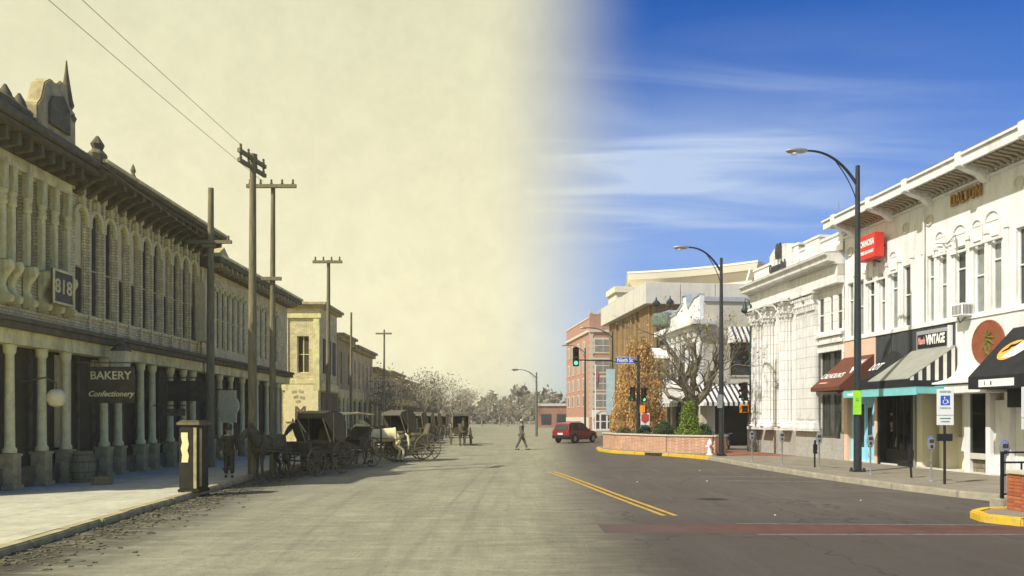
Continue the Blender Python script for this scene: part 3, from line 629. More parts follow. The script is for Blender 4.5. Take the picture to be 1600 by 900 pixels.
MB().lathe([(.42,-.03),(.46,0),(.42,.03)],18).xf(Matrix.Rotation(R(90),4,'X')).build('disc', M_old_white, t); MB().box(-.3,.3,-.05,.05,.3,.62).build('top_panel', M_old_white, t); MB().box(-.32,.32,-.045,.045,-.68,-.3).build('lower_panel', M_old_white, t); MB().tube([(-1.1,0,.66),(.4,0,.66)],.025,6).tube([(-.2,0,.6),(-.2,0,.66)],.02,5).build('bracket', M_old_dark, t)
p = at(88,622,20.6); t = thing('lamp_globe', 'white globe lamp on an iron arm before the ornate shopfront', 'lamp', p)
MB().lathe([(.05,-.24),(.17,-.19),(.24,-.05),(.24,.06),(.17,.19),(.08,.24)],16).build('globe', M_old_white, t, smooth=True); MB().tube([(0,0,.23),(0,0,.4),(-.3,0,.55),(-.9,0,.45)],.025,6).build('arm', M_old_dark, t)
p = at(189,560,24.2); t = thing('street_lantern', 'glazed box lantern hung above the bakery board', 'lamp', p)
MB().prism([(-.2,-.3),(.2,-.3),(.26,.22),(-.26,.22)], -.22,.22, lambda a,b,c:(a,c,b)).build('lantern_glass', M_old_curtain, t); MB().lathe([(.34,.22),(.3,.28),(.1,.45),(.1,.55),(.03,.62)],8).build('lantern_cap', M_old_dark, t); MB().tube([(0,0,.6),(-.9,0,.6)],.02,5).build('arm', M_old_dark, t)

# 4. corner building across the side street: its side wall faces the eye
cb = thing('corner_building', 'pale old corner building with white posters below its side window', 'building', (-13,52,LZ), 0)
w = MB(); facade(w, 0, 0, 9.3, [(-1.55,-.75,4.9,7.4),(-4.4,-3.6,4.9,7.4)], .25, 5.0, -1, x0=-7); w.build('wall', M_old_wall2, cb)
for a in (-1.55,-4.4): window(cb, a, a+.8, 4.9, 7.4, .25, -1, M_old_trim, M_old_glass, cols=2, rails=(.5,))
MB().box(-7.1,.35,-.3,5.2,9.3,9.45).box(-7.1,.5,-.45,5.2,9.451,9.65).build('cornice', M_old_mid, cb, bevel=.03)
q = MB()
for x in (-2.35,-.22): q.box(x-.2,x+.2,-.1,-.003,3.7,8.6)
q.box(-2.55,.1,-.14,-.003,8.6,8.9); q.build('pilaster', M_old_trim, cb)
MB().box(-6.9,.0,-.08,-.003,4.15,4.4).build('string_course', M_old_trim, cb)
MB().box(-6.9,-2.6,-.05,-.003,.1,3.9).build('shop_glazing', M_old_dark, cb)
for a, b in ((-2.35,-.1),): MB().box(a,b,-.09,-.003,1.6,4.1).build('poster_board', M_old_white, cb)
text('lettering', 'M', 1.0, M_old_dark, cb, (-1.3,-.094,2.2), (1,0,0), (0,0,1), .003, .05)
q = MB()
for a, b in ((-1.7,3.6),(-1.25,3.62),(-1.6,3.25),(-1.15,3.2),(-1.45,2.95)): q.obox((a,-.095,b),(.34,.008,.2),ry=.3*math.sin(a*9))
q.build('poster_print', M_old_mid, cb)
q = MB(); 
for y in (1.2,2.6,4.0): q.box(.003,.06,y-.4,y+.4,4.9,7.3)
q.build('street_window', M_old_glass, cb); MB().box(.003,.1,.2,4.8,.1,3.6).build('street_shopfront', M_old_dark, cb); MB().box(.003,.2,0.1,4.9,3.7,4.2).build('sign_band', M_old_trim, cb)
# 5. further shops, each lower in the picture
def farold(label, Yb, L, H, wallm, nw, posts=0):
    b = oldB('old_shop_building', label, 'building', Yb); b['group'] = 'old shops further down the street'
    ops = [((i+.5)*L/nw-.3,(i+.5)*L/nw+.3,H*.56,H*.86) for i in range(nw)]
    w = MB(); facade(w, L, 0, H, ops+[(.3,L-.3,.1,3.2)], .3, 7, -1); w.build('wall', wallm, b)
    for o in ops: window(b, *o, .3, -1, M_old_trim, M_old_glass)
    MB().box(.3,L-.3,.25,.29,.1,3.2).build('shop_glazing', M_old_dark, b)
    MB().box(0,L,-.5,.1,H,H+.2).box(0,L,-.3,.1,H-.3,H-.003).build('cornice', M_old_mid, b); MB().box(0,L,-.15,-.003,3.4,4.0).build('sign_band', M_old_trim, b)
    for i in range(posts): MB().lathe([(.2,0),(.16,.4),(.15,3.2),(.22,3.39)],8,((i+.5)*L/posts,-.1,0)).build('column', M_old_trim, b)
    return b
farold('old shop with tall white columns beside the corner building', 57.2, 5.2, 8.0, M_old_mid, 2, 4)
farold('old shop with plain pale upper wall and five windows', 62.6, 9, 7.6, M_old_wall2, 5, 4)
farold('low old shop with a flat dark cornice', 71.8, 8, 6.4, M_old_wall, 4, 3)
farold('smaller old shop near the first bare street trees', 80.0, 11, 6.6, M_old_wall2, 5, 3)
farold('last tall old shop in the row, half hidden by trees', 91.2, 14, 6.2, M_old_mid, 6, 0)
farold('far pale old house past the first trees', 106, 12, 6.0, M_old_wall2, 5, 0)
farold('faint low old house at the end of the row', 119, 16, 5.4, M_old_wall, 5, 0)
# ------------------------------------------------------------------ utility poles, wires
def utility_pole(label, base, h, arms, r=.13):
    t = thing('utility_pole', label, 'pole', base, 0, 'old wooden utility poles')
    MB().tube([(0,0,-.1),(0,0,h*.5),(0.02,0,h)], [r*1.15,r,r*.75], 10).build('pole_shaft', M_old_wood, t, smooth=True)
    for z, ln, rz, nI in arms:
        a = MB().obox((0,0,0), (ln,.10,.12)).build('crossarm', M_old_wood, t, (0,-.13 if rz == 0 else 0,z), rz)
        for i in range(nI): MB().lathe([(.035,.06),(.05,.10),(.03,.16),(.045,.2),(.02,.24)],6).build('insulator', M_old_dark, a, (-ln/2+.12+i*(ln-.24)/max(1,nI-1),0,0))
    return t
utility_pole('stout wooden pole with one short arm near the roof edge', Vector((-11.35,28.9,LZ)), 10.5, [(8.45,1.7,0,2),(8.3,.5,0,0)], .14)
utility_pole('tallest wooden pole with two crossarms at its very top', Vector((-8.45,25.0,LZ)), 10.45, [(10.3,1.7,R(80),4),(10.0,1.7,R(80),4)], .13)
utility_pole('slender wooden pole with one long level crossarm', Vector((-8.45,27.1,LZ)), 10.1, [(10.0,1.75,0,5),(6.75,.7,0,0)], .10)
utility_pole('smaller pole with a level crossarm above the corner building', Vector((-8.45,35.3,LZ)), 9.1, [(9.0,1.35,0,4)], .10)
utility_pole('thin bare pole beyond the corner building', Vector((-8.6,41.0,0)), 7.6, [], .07)
utility_pole('distant thin pole among the far street trees', Vector((-9.5,57.0,0)), 8.5, [(8.2,1.2,0,0)], .08)
for i, (x, z, xe, ye, ze, lab) in enumerate(((-8.9,10.75,-8.55,24.35,10.6,'uppermost thin wire running over the old street'),(-10.6,10.95,-11.6,28.8,8.72,'thin wire nearest the old cornice'),(-9.6,10.7,-8.75,27.0,10.28,'lower thin wire between the other two wires'))):
    pts_ = []
    for k in range(25):
        f_ = k/24; pts_.append((x+(xe-x)*f_, -6+(ye+6)*f_, z+(ze-z)*f_-.3*math.sin(math.pi*f_)))
    tag(MB().tube(pts_, .007, 4, False).build('overhead_wire', M_old_mid, smooth=True), lab, 'wire', 'overhead wires')

# ------------------------------------------------------------------ street box, small things on the old sidewalk
p = gp(303,768,LZ); t = thing('street_pillar_box', 'dark waist wide pillar box with a white notice by the kerb', 'pillar box', (p.x,p.y,LZ), R(-8))
MB().box(-.29,.29,-.26,.26,0,.08).box(-.265,.265,-.235,.235,.081,1.68).build('cabinet', pm('cabinet_black', sep(0.025), .4, 4, .6, .15), t, bevel=.012)
MB().box(-.31,.31,-.28,.28,1.683,1.76).box(-.27,.27,-.24,.24,1.761,1.80).build('cap', M_old_dark, t, bevel=.01)
MB().box(.268,.285,-.2,-.12,.15,1.6).build('side_panel', M_old_mid, t)
MB().box(.14,.22,-.262,-.2375,.1,1.62).build('corner_strip', M_old_mid, t)
n = MB().prism([(-.2,1.5),(-.02,1.5),(-.02,1.36),(.01,1.2),(-.03,1.05),(.01,.92),(-.02,.75),(-.19,.75),(-.17,.95),(-.21,1.1),(-.17,1.25),(-.2,1.38)], -.25,-.238, lambda a,b,c:(a,c,b)); n.build('notice', M_old_white, t)
p = gp(119,744,LZ); t = thing('barrel', 'pale wooden barrel standing against the old shopfront', 'barrel', (-12.45,22.3,LZ))
MB().lathe([(.24,0),(.3,.25),(.32,.45),(.3,.65),(.24,.9)],18).build('staves', M_old_wood, t, smooth=True)
h = MB()
for z, r in ((.1,.275),(.3,.315),(.6,.315),(.8,.275)): h.lathe([(r,z-.02),(r+.01,z-.02),(r+.01,z+.02),(r,z+.02)],18)
h.build('hoop', M_old_dark, t)
p = gp(160,757,LZ); t = thing('wooden_crate', 'small dark wooden crate lying on the old sidewalk', 'crate', (p.x,p.y,LZ), R(12))
for i in range(3):
    MB().box(-.24,.24,-.16,-.14,.01+i*.075,.075+i*.075).build('board', M_old_wood, t); MB().box(-.24,.24,.14,.16,.01+i*.075,.075+i*.075).build('board', M_old_wood, t)
MB().box(-.24,-.22,-.139,.139,.0,.22).box(.22,.24,-.139,.139,.0,.22).box(-.22,.22,-.139,.139,.0,.02).build('crate_box', M_old_wood, t)

# ------------------------------------------------------------------ skinned figures
def skin(name, verts, edges, radii, mat, parent, sub=1, loc=(0,0,0), rz=0):
    me = bpy.data.meshes.new(name); me.from_pydata([tuple(v) for v in verts], edges, [])
    o = bpy.data.objects.new(name, me); COL.objects.link(o)
    m = o.modifiers.new('s', 'SKIN'); m.use_smooth_shade = True
    for i, r in enumerate(radii):
        sv_ = me.skin_vertices[0].data[i]; sv_.radius = (r, r) if not isinstance(r, tuple) else r
    me.skin_vertices[0].data[0].use_root = True
    if sub: q = o.modifiers.new('d', 'SUBSURF'); q.levels = sub; q.render_levels = sub
    dg = bpy.context.evaluated_depsgraph_get(); nm = bpy.data.meshes.new_from_object(o.evaluated_get(dg))
    bpy.data.objects.remove(o); bpy.data.meshes.remove(me)
    nm.name = name; nm.materials.clear(); nm.materials.append(mat); smoothed(nm, 60)
    return link(name, nm, parent, loc, rz)

def person(label, loc, rz, coat, trousers, hat, stride=0.0, arm=0.1, scale=1.0, bend=0.0, skinm=None):
    """faces local -y"""
    sk = skinm or M_old_skin
    t = thing('person', label, 'person', loc, rz, 'people in the street'); t.scale = (scale,)*3
    hy = -bend
    V = [(0,0,.98),(0,hy*.4,1.18),(0,hy*.8,1.40),(0,hy,1.50),(0,hy-.02,1.60),(0,hy-.02,1.70),
         (.20,hy*.8,1.42),(-.20,hy*.8,1.42)]
    E = [(0,1),(1,2),(2,3),(3,4),(4,5),(2,6),(2,7)]; Rr = [.14,.13,.14,.06,.085,.08,.065,.065]
    def add(pos, par, r): V.append(pos); E.append((par, len(V)-1)); Rr.append(r); return len(V)-1
    hands = []
    for sg, ph in ((1,1),(-1,-1)):
        a = 6 if sg > 0 else 7; sw = arm*ph
        e = add((sg*.25,sw*.5+hy*.8+.02,1.14), a, .045); w_ = add((sg*.26,sw+hy*.8-.06,.90), e, .03); hands.append((V[w_], sg))
    for sg in (1,-1):
        s_ = stride*sg
        h_ = add((sg*.09,0,.93), 0, .095); k = add((sg*.10,-s_*.45-.02,.50), h_, .065); an = add((sg*.10,-s_+ (.03 if s_ < 0 else 0),.09), k, .045); add((sg*.11,-s_-.14,.04), an, .04)
    skin('body', V, E, Rr, sk, t)
    # coat over torso and sleeves
    cv = [(0,0,.80),(0,0,1.0),(0,hy*.4,1.18),(0,hy*.8,1.40),(.20,hy*.8,1.42),(-.20,hy*.8,1.42)]; ce = [(0,1),(1,2),(2,3),(3,4),(3,5)]; cr = [(.20,.17),(.18,.15),(.17,.14),(.18,.14),.085,.085]
    for sg, ph, a in ((1,1,4),(-1,-1,5)):
        sw = arm*ph
        cv.append((sg*.25,sw*.5+hy*.8+.02,1.14)); ce.append((a,len(cv)-1)); cr.append(.066); cv.append((sg*.26,sw+hy*.8-.05,.93)); ce.append((len(cv)-2,len(cv)-1)); cr.append(.052)
    skin('coat', cv, ce, cr, coat, t)
    tv = [(0,0,.92)]; te = []; tr = [.15]
    for sg in (1,-1):
        s_ = stride*sg
        tv += [(sg*.09,0,.86),(sg*.10,-s_*.45-.02,.50),(sg*.10,-s_+(.03 if s_ < 0 else 0),.12)]; b = len(tv)-3; te += [(0,b),(b,b+1),(b+1,b+2)]; tr += [.115,.085,.075]
    skin('trousers', tv, te, tr, trousers, t)
    sh = MB()
    for sg in (1,-1): sh.obox((sg*.105,-stride*sg-.06,.045), (.10,.28,.09))
    sh.build('shoe', M_old_black, t, bevel=.02, smooth=True)
    for (wx_, wy, wz), sg in hands:
        hv = [(wx_,wy,wz),(wx_,wy-.01,wz-.07)]; he = [(0,1)]; hr = [.03,.034]
        for j, (dy, ln) in enumerate(((-.03,.075),(-.01,.09),(.01,.085),(.03,.065))):
            hv += [(wx_,wy+dy,wz-.10),(wx_-sg*.015,wy+dy-.015,wz-.10-ln)]; he += [(1,len(hv)-2),(len(hv)-2,len(hv)-1)]; hr += [.011,.009]
        hv += [(wx_-sg*.01,wy-.045,wz-.07),(wx_-sg*.015,wy-.055,wz-.12)]; he += [(1,len(hv)-2),(len(hv)-2,len(hv)-1)]; hr += [.012,.010]
        skin('hand', hv, he, hr, sk, t, sub=0)
    f = MB(); f.prism([(-.012,0),(.012,0),(.02,-.05),(-.02,-.05)], -.125,-.07, lambda a,b,c:(a,c+hy,1.655+b)); f.build('nose', sk, t)
    ey = MB()
    for sg in (1,-1): ey.obox((sg*.033,hy-.096,1.66), (.024,.015,.012))
    ey.obox((0,hy-.092,1.565), (.05,.015,.01)); ey.build('face_features', M_old_black, t)
    er = MB()
    for sg in (1,-1): er.obox((sg*.088,hy-.01,1.64), (.018,.03,.06))
    er.build('ear', sk, t)
    MB().lathe([(.088,1.63),(.098,1.68),(.09,1.74),(.05,1.785)],12,(0,hy,0)).build('hair', M_old_black, t, smooth=True)
    if hat:
        MB().lathe([(.155,1.72),(.165,1.73),(.105,1.745),(.105,1.82),(.085,1.86),(.03,1.868)],16,(0,hy-.01,0)).build('hat', hat, t, smooth=True)
    return t
p = gp(358,746,LZ); person('man in dark suit and hat standing beside the kerb post', (p.x,p.y,LZ), R(20), M_old_cloth, M_old_cloth, M_old_black, .06, .12, .90)
person('man in dark coat standing behind, close to the third block', (-10.2,27.6,LZ), R(-60), M_old_cloth, M_old_cloth, M_old_black, .04, .05, .88)
p = gp(815,703); M_fade = pm('faded_suit', (0.15,0.135,0.10), 0.3, 6, 0.9, 0.1)
person('man walking alone across the middle of the street', (p.x,p.y,0), R(70), M_fade, M_fade, M_old_mid, .30, .22, 1.02)

# ------------------------------------------------------------------ horses and carriages (local -y is forward for both)
def horse(label, loc, rz, mat, mane, headup=0.0, step=0.15, scale=1.0):
    t = thing('horse', label, 'horse', loc, rz, 'harnessed horses'); t.scale = (scale,)*3
    V = [(0,.05,1.18),(0,.55,1.25),(0,.82,1.24),(0,-.40,1.17),(0,-.62,1.24),(0,-.86,1.52+headup*.3),(0,-1.02,1.78+headup),(0,-1.20,1.70+headup),(0,-1.42,1.45+headup),(0,-1.50,1.36+headup)]
    E = [(0,1),(1,2),(0,3),(3,4),(4,5),(5,6),(6,7),(7,8),(8,9)]; Rr = [(.29,.33),(.28,.30),(.20,.22),(.27,.34),(.19,.25),(.12,.18),(.10,.13),(.10,.13),(.065,.085),(.06,.06)]
    def add(pos, par, r): V.append(pos); E.append((par,len(V)-1)); Rr.append(r); return len(V)-1
    hoofs = []
    for sg in (1,-1):
        s_ = step*sg
        a = add((sg*.15,-.50,1.0),3,.12); k = add((sg*.15,-.50-s_,.60),a,.062); f = add((sg*.15,-.50-s_*.6,.20),k,.042); h = add((sg*.15,-.54-s_*.6,.09),f,.052); hoofs.append(V[h])
        a = add((sg*.16,.70,1.02),2,.15); k = add((sg*.16,.56+s_*.5,.76),a,.10); hk = add((sg*.16,.84+s_*.6,.50),k,.06); f = add((sg*.16,.78+s_*.7,.20),hk,.042); h = add((sg*.16,.74+s_*.7,.09),f,.052); hoofs.append(V[h])
    skin('body', V, E, Rr, mat, t)
    hf = MB()
    for x, y, z in hoofs: hf.lathe([(.075,0),(.06,.10)],10,(x,y-.01,0))
    hf.build('hoof', M_old_black, t)
    skin('tail', [(0,.98,1.28),(0,1.12,1.15),(0,1.16,.85),(0,1.12,.55)], [(0,1),(1,2),(2,3)], [.04,.06,.07,.03], mane, t)
    mn = MB()
    for i in range(9):
        a = i/8; c = Vector((0,-.52,1.48)).lerp(Vector((0,-.98,1.93+headup)), a); mn.obox(c+Vector((0,.06,0)), (.05,.13,.16), rx=R(-35))
    mn.build('mane', mane, t, bevel=.02)
    er = MB()
    for sg in (1,-1): er.lathe([(.035,0),(.03,.07),(.004,.16)],6,(sg*.07,-1.02,1.88+headup))
    er.build('ear', mat, t)
    ha = MB(); ha.lathe([(.30,-.03),(.33,0),(.30,.03)],16); ha.xf(Matrix.Translation((0,-.62,1.22)) @ Matrix.Rotation(R(62),4,'X') @ Matrix.Diagonal((.85,1.12,1,1)))
    b = len(ha.v); ha.lathe([(.345,-.04),(.35,0),(.345,.04)],16); ha.xf(Matrix.Translation((0,-.1,1.17)) @ Matrix.Rotation(R(90),4,'X') @ Matrix.Diagonal((.84,1.0,1,1)), b)
    for sg in (1,-1): ha.tube([(sg*.30,-.55,1.1),(sg*.33,.0,1.06),(sg*.36,1.0,1.0)],.018,5); ha.tube([(sg*.10,-1.35,1.5+headup),(sg*.12,-1.05,1.66+headup),(sg*.14,-.55,1.5),(sg*.2,.2,1.52)],.012,4)
    ha.build('harness', M_old_black, t)
    return t
def wheel_mesh(r, n=12):
    tr = MB(); N_ = 28
    for i in range(N_):
        a0, a1 = 2*math.pi*i/N_, 2*math.pi*(i+1)/N_
        tr.tube([(0,math.cos(a0)*r,math.sin(a0)*r),(0,math.cos(a1)*r,math.sin(a1)*r)],.032,5,False)
    sp_ = MB()
    for i in range(n): a = 2*math.pi*i/n; sp_.tube([(0,0,0),(0,math.cos(a)*r,math.sin(a)*r)],[.026,.016],5)
    hb = MB().lathe([(.06,-.13),(.085,-.06),(.085,.06),(.05,.13)],10).xf(Matrix.Rotation(R(90),4,'Y'))
    return tr.mesh('rim', M_old_dark, True), sp_.mesh('spokes', M_old_dark), hb.mesh('hub', M_old_black, True)
WH = {r: wheel_mesh(r) for r in (.50,.60)}
def wheel(parent, x, y, r):
    ri, sp_, hb = WH[r]; o = link('wheel', ri, parent, (x,y,r+.03)); link('spokes', sp_, o); link('hub', hb, o)
def carriage(label, loc, rz, top='hood', name='carriage', scale=1.0):
    t = thing(name, label, 'carriage', loc, rz, 'horse carriages along the kerb'); t.scale = (scale,)*3
    for sg in (1,-1): wheel(t, sg*.72,-.75,.50); wheel(t, sg*.74,.72,.60)
    MB().tube([(-.72,-.75,.53),(.72,-.75,.53)],.028,6).tube([(-.74,.72,.63),(.74,.72,.63)],.028,6).tube([(0,-.75,.58),(0,.72,.66)],.03,6).build('axle', M_old_black, t)
    sp_ = MB()
    for sg in (1,-1):
        for y in (-.75,.72): sp_.tube([(sg*.4,y-.35,.72),(sg*.4,y,.64),(sg*.4,y+.35,.72)],.022,5)
    sp_.build('spring', M_old_black, t)
    b = MB(); b.prism([(-.95,.76),(.9,.76),(.98,1.15),(.2,1.12),(.15,.92),(-.6,.92),(-.78,1.25),(-.92,1.22)], -.5,.5, lambda a,c,d:(d,a,c)); b.build('box_body', M_old_black, t, bevel=.02)
    MB().box(-.48,.48,.15,.75,1.13,1.27).prism([(.72,1.2),(.82,1.2),(.95,1.7),(.87,1.72)], -.48,.48, lambda a,c,d:(d,a,c)).build('seat', M_old_dark, t, bevel=.03)
    MB().tube([(.32,-.9,.72),(.36,-1.3,.85),(.36,-2.9,1.0)],.025,6).tube([(-.32,-.9,.72),(-.36,-1.3,.85),(-.36,-2.9,1.0)],.025,6).build('shaft', M_old_dark, t)
    if top == 'hood':
        pr = [(-.25,2.12),(-.15,2.28),(.35,2.38),(.85,2.28),(1.12,1.95),(1.15,1.4),(1.0,1.15)]; inn = [(a*.97+.0,c-.05) for a, c in pr]
        hd = MB(); n = len(pr)
        for i in range(n-1):
            (a, c), (d, e) = pr[i], pr[i+1]
            hd.prism([(a,c),(d,e),(d-.03,e-.045),(a-.0,c-.045)], -.60,.60, lambda p,q,s_:(s_,p,q))
        for sg in (1,-1): hd.prism(pr+[(.55,1.25),(.25,1.6)], sg*.60,sg*.57, lambda p,q,s_:(s_,p,q))
        hd.build('hood', M_old_black, t)
        for y_, z_, yb in ((-.24,2.10,.2),(.35,2.36,.4)):
            for sx_ in (-.585,.585): MB().tube([(sx_,yb,1.2),(sx_,y_,z_-.03)],.025,5).build('hood_bow', M_old_mid, t)
        MB().prism([(-.27,2.10),(-.22,2.14),(.28,1.58),(.22,1.55)], -.63,-.605, lambda p,q,s_:(s_,p,q)).build('hood_lining', M_old_curtain, t); MB().prism([(1.15,1.95),(1.19,1.95),(1.19,1.35),(1.15,1.35)],-.6,.6, lambda p,q,s_:(s_,p,q)).build('rear_curtain', M_old_curtain, t)
    elif top == 'roof':
        r_ = MB(); r_.prism([(-.95,2.2),(0,2.27),(.98,2.2),(.98,2.25),(0,2.32),(-.95,2.25)], -.62,.62, lambda a,c,d:(d,a,c)); r_.build('roof_canopy', M_old_white, t)
        for sg in (1,-1):
            for y_ in (-.8,.85): MB().tube([(sg*.5,y_,1.1),(sg*.54,y_,2.22)],.02,5).build('canopy_post', M_old_dark, t)
    return t
def face(dx, dy): return math.atan2(dx, -dy)      # rotation that turns local -y towards (dx,dy)
a1 = face(-.62,-.78); carriage('hooded black buggy with its pale lining, first in the kerb row', (-6.95,27.0,0), face(-.42,-.91), 'hood', scale=.94)
horse('dark horse facing the old sidewalk, first of the row', (-7.85,24.85,0), face(-.36,-.93), M_horse_dark, M_old_black, -.05, .08, .93)
carriage('open surrey with a pale flat roof behind the hooded buggy', (-6.6,30.9,0), face(-.5,-.86), 'roof', scale=.95)
horse('dark horse with raised head beside the white horse', (-6.9,32.5,0), face(-.5,-.86), M_horse_dark, M_old_black, .12, .15, 1.0)
horse('bright white horse standing in harness among the carriages', (-5.75,34.2,0), face(-.97,-.25), M_horse_white, M_old_trim, -.12, .12, 1.0)
carriage('low cart hitched behind the white horse', (-4.75,35.5,0), face(-.95,-.3), 'none', scale=1.0)
carriage('roofed carriage parked just past the white horse', (-6.2,40.5,0), face(-.5,-.86), 'hood')
carriage('second distant carriage under the street trees', (-6.7,48.5,0), face(-.3,-.95), 'roof')
carriage('third distant carriage further along the kerb', (-6.8,53.5,0), face(-.2,-.98), 'hood')
carriage('fourth distant carriage beside a dark tethered horse', (-6.9,60.5,0), face(-.1,-1), 'hood')
horse('far dark horse tethered by the last carriages', (-7.0,57.5,0), face(-.1,-1), M_horse_dark, M_old_black)
carriage('dark roofed wagon parked between the white horse rig and the far carriages', (-6.5,44.5,0), face(-.4,-.9), 'roof')
horse('dark horse tethered ahead of the roofed wagon', (-7.5,42.4,0), face(-.4,-.9), M_horse_dark, M_old_black)
carriage('small dark buggy well down the kerb row', (-6.9,66.0,0), face(-.15,-1), 'hood')
carriage('last tiny buggy of the kerb row', (-6.9,74.0,0), face(-.1,-1), 'hood')
horse('brown horse in front of the roofless surrey row', (-7.5,29.0,0), face(-.5,-.86), M_horse_dark, M_old_black, .05, .1, .95)
carriage('black buggy coming up the middle of the street', (-3.75,56.3,0), face(.12,-1), 'hood')
horse('dark horse drawing the buggy in mid street', (-3.5,54.2,0), face(.12,-1), M_horse_dark, M_old_black, -.05, .2)
# ------------------------------------------------------------------ right side: rows of white buildings. local x runs away from the eye along the street, out = +y
RD = Vector((-0.1142, 0.99346, 0)); RZ = math.atan2(RD.y, RD.x)
def Rp(u, out=0.0, z=0.0): return Vector((18.18-.115*u-out*.99346, u-out*.1142, z))
def ru(px, out=0.0): return (18.18-out)*1200/(px-662)
U0 = 19.0
def dx(px, out=0.0): return (ru(px,out)-U0)*1.0066
def dz(px, py, out=0.0): return 2+(652-py)/1200*ru(px,out)
WZ = 0.142
dal = thing('white_storefront_building', 'long white two storey building with bracketed cornice and gold letters', 'building', Rp(U0), RZ)
LD = (33.15-U0)*1.0066
wins = [(1330,.46),(1346,.46),(1362,.46),(1380,.46),(1398,.46),(1418,.46),(1456.5,.46),(1474.5,.40),(1502,.52),(1531,.50),(1558,.46),(1602,.62),(1650,.6),(1690,.6)]
ops = []
for i, (px, w_) in enumerate(wins):
    x = dx(px)+.05; zt = 7.72 if i < 6 else 7.80; ops.append((x-w_/2, x+w_/2, 5.42, zt))
WB = 5.26
w = MB(); facade(w, LD, WB, 9.7, ops, .17, 12, +1); w.box(0.003,LD-.003,-12,-.01,9.7,10.3); w.build('wall', M_white, dal)
for i, o in enumerate(ops):
    window(dal, *o, .17, +1, M_white2, (M_gl_blind, M_gl_blind, M_gl)[i % 3], rails=(.52,) if i % 2 else (.68,), bar=.045, sill=M_white2)
# slim pilasters between the windows
pl = MB().box(-.06,.06,.003,.07,WB+.02,7.9).box(-.09,.09,.003,.1,7.9,8.05).mesh('pilaster', M_white2, bevel=.01)
for px in (1388,1408,1428,1445,1465,1488,1516,1545,1576,1338,1354,1371): link('pilaster', pl, dal, (dx(px)+.05,0,0))
MB().box(0,LD,.003,.09,WB,WB+.12).build('string_course', M_white2, dal)
# blind arches, round vents
def relief(name, r, mat, disc=True):
    q = arch_band(MB(), 0, 0, r, .07, .003, .07, 12)
    q.prism([(r*math.cos(math.pi*i/12), r*math.sin(math.pi*i/12)) for i in range(13)], .003,.018, lambda a,b,c:(a,c,b))
    q.box(-r-.07,-r,.003,.07,-.55,-.003).box(r,r+.07,.003,.07,-.55,-.003).box(-r-.12,r+.12,.003,.09,-.64,-.55); return q.mesh(name, mat, bevel=.008)
small = relief('blind_arch', .20, M_white2); big = relief('blind_arch', .30, M_white2)
for px, py, m_ in ((1361,418,small),(1378,412,small),(1397,402,small),(1470,372,small),(1501,366,big),(1528,354,small),(1552,345,big)): link('blind_arch', m_, dal, (dx(px),0,dz(px,py)))
ov = MB().lathe([(.15,-.02),(.2,0),(.2,.05),(.15,.055),(.14,.02)],16).xf(Matrix.Rotation(R(-90),4,'X')).mesh('round_vent', M_conc)
for px, py in ((1453,344),(1416,356),(1593,285),(1329,393)): link('round_vent', ov, dal, (dx(px),.0,dz(px,py)), 0)
M_soff = pm('soffit_shade_tone', (0.34,0.29,0.20), .25, 4, .85, .2)  # darker than the trim: shade under the cornice put into the colour
# frieze with dentils, cornice, modillions, brackets
MB().box(0,LD,.003,.10,9.70,9.78).box(0,LD,.003,.16,10.02,10.10).build('frieze_molding', M_white2, dal)
den = MB().box(-.045,.045,.003,.11,9.84,9.98).mesh('dentil', M_white2)
for i in range(int(LD/.18)): link('dentil', den, dal, (.1+i*.18,0,0))
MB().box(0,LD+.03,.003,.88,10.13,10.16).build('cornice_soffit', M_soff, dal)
MB().box(0,LD+.06,.885,.97,10.06,10.36).box(0,LD+.10,.80,1.04,10.363,10.45).build('cornice', M_white2, dal, bevel=.012)
MB().prism([(1.0,10.453),(1.0,10.5),(-.2,10.95),(-.2,10.453)], -.0,dx(1415,.95), lambda a,b,c:(c,a,b)).build('roof_edge', pm('lead_grey',(0.20,0.20,0.19),.2,3,.6,.2), dal)
MB().prism([(.7,10.453),(.7,10.52),(-.2,10.7),(-.2,10.453)], dx(1415,.95)+.01,LD+.05, lambda a,b,c:(c,a,b)).build('roof_edge', M_white2, dal)
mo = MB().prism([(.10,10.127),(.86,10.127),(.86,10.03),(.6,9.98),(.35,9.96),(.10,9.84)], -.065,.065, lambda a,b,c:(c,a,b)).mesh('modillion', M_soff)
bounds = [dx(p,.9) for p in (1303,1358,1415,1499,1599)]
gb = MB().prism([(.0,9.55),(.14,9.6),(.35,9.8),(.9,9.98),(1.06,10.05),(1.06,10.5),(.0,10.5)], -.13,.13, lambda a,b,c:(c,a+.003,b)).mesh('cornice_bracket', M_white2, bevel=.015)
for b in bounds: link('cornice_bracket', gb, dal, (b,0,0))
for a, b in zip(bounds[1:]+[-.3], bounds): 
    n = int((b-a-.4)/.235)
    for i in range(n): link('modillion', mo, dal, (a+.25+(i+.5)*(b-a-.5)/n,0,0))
# small plants of soot: conduit and hanging cable
MB().tube([(dx(1466),.09,8.15),(dx(1485),.12,8.0),(dx(1497),.10,8.2),(dx(1500),.09,7.4)],.02,5).build('cable', M_greyaw, dal)
MB().tube([(dx(1445,.05),.10,WB),(dx(1445,.05),.10,9.6)],.035,6).build('downpipe', M_white2, dal)
# window air conditioner
t = MB().box(-.27,.27,0,.42,0,.42).build('air_conditioner', M_wht, dal, (dx(1500,.3),0.03,5.36), bevel=.02); gr = MB()
for i in range(7): gr.box(-.22+i*.065,-.195+i*.065,.421,.43,.06,.36)
for i in range(7): gr.box(-.275,-.268,.06+i*.05,.085+i*.05,.06,.36)
gr.build('grille', M_pole, t); MB().tube([(0,.1,-.02),(0,.3,-.22),(0,.38,-.02)],.02,5).build('support', M_pole, t)

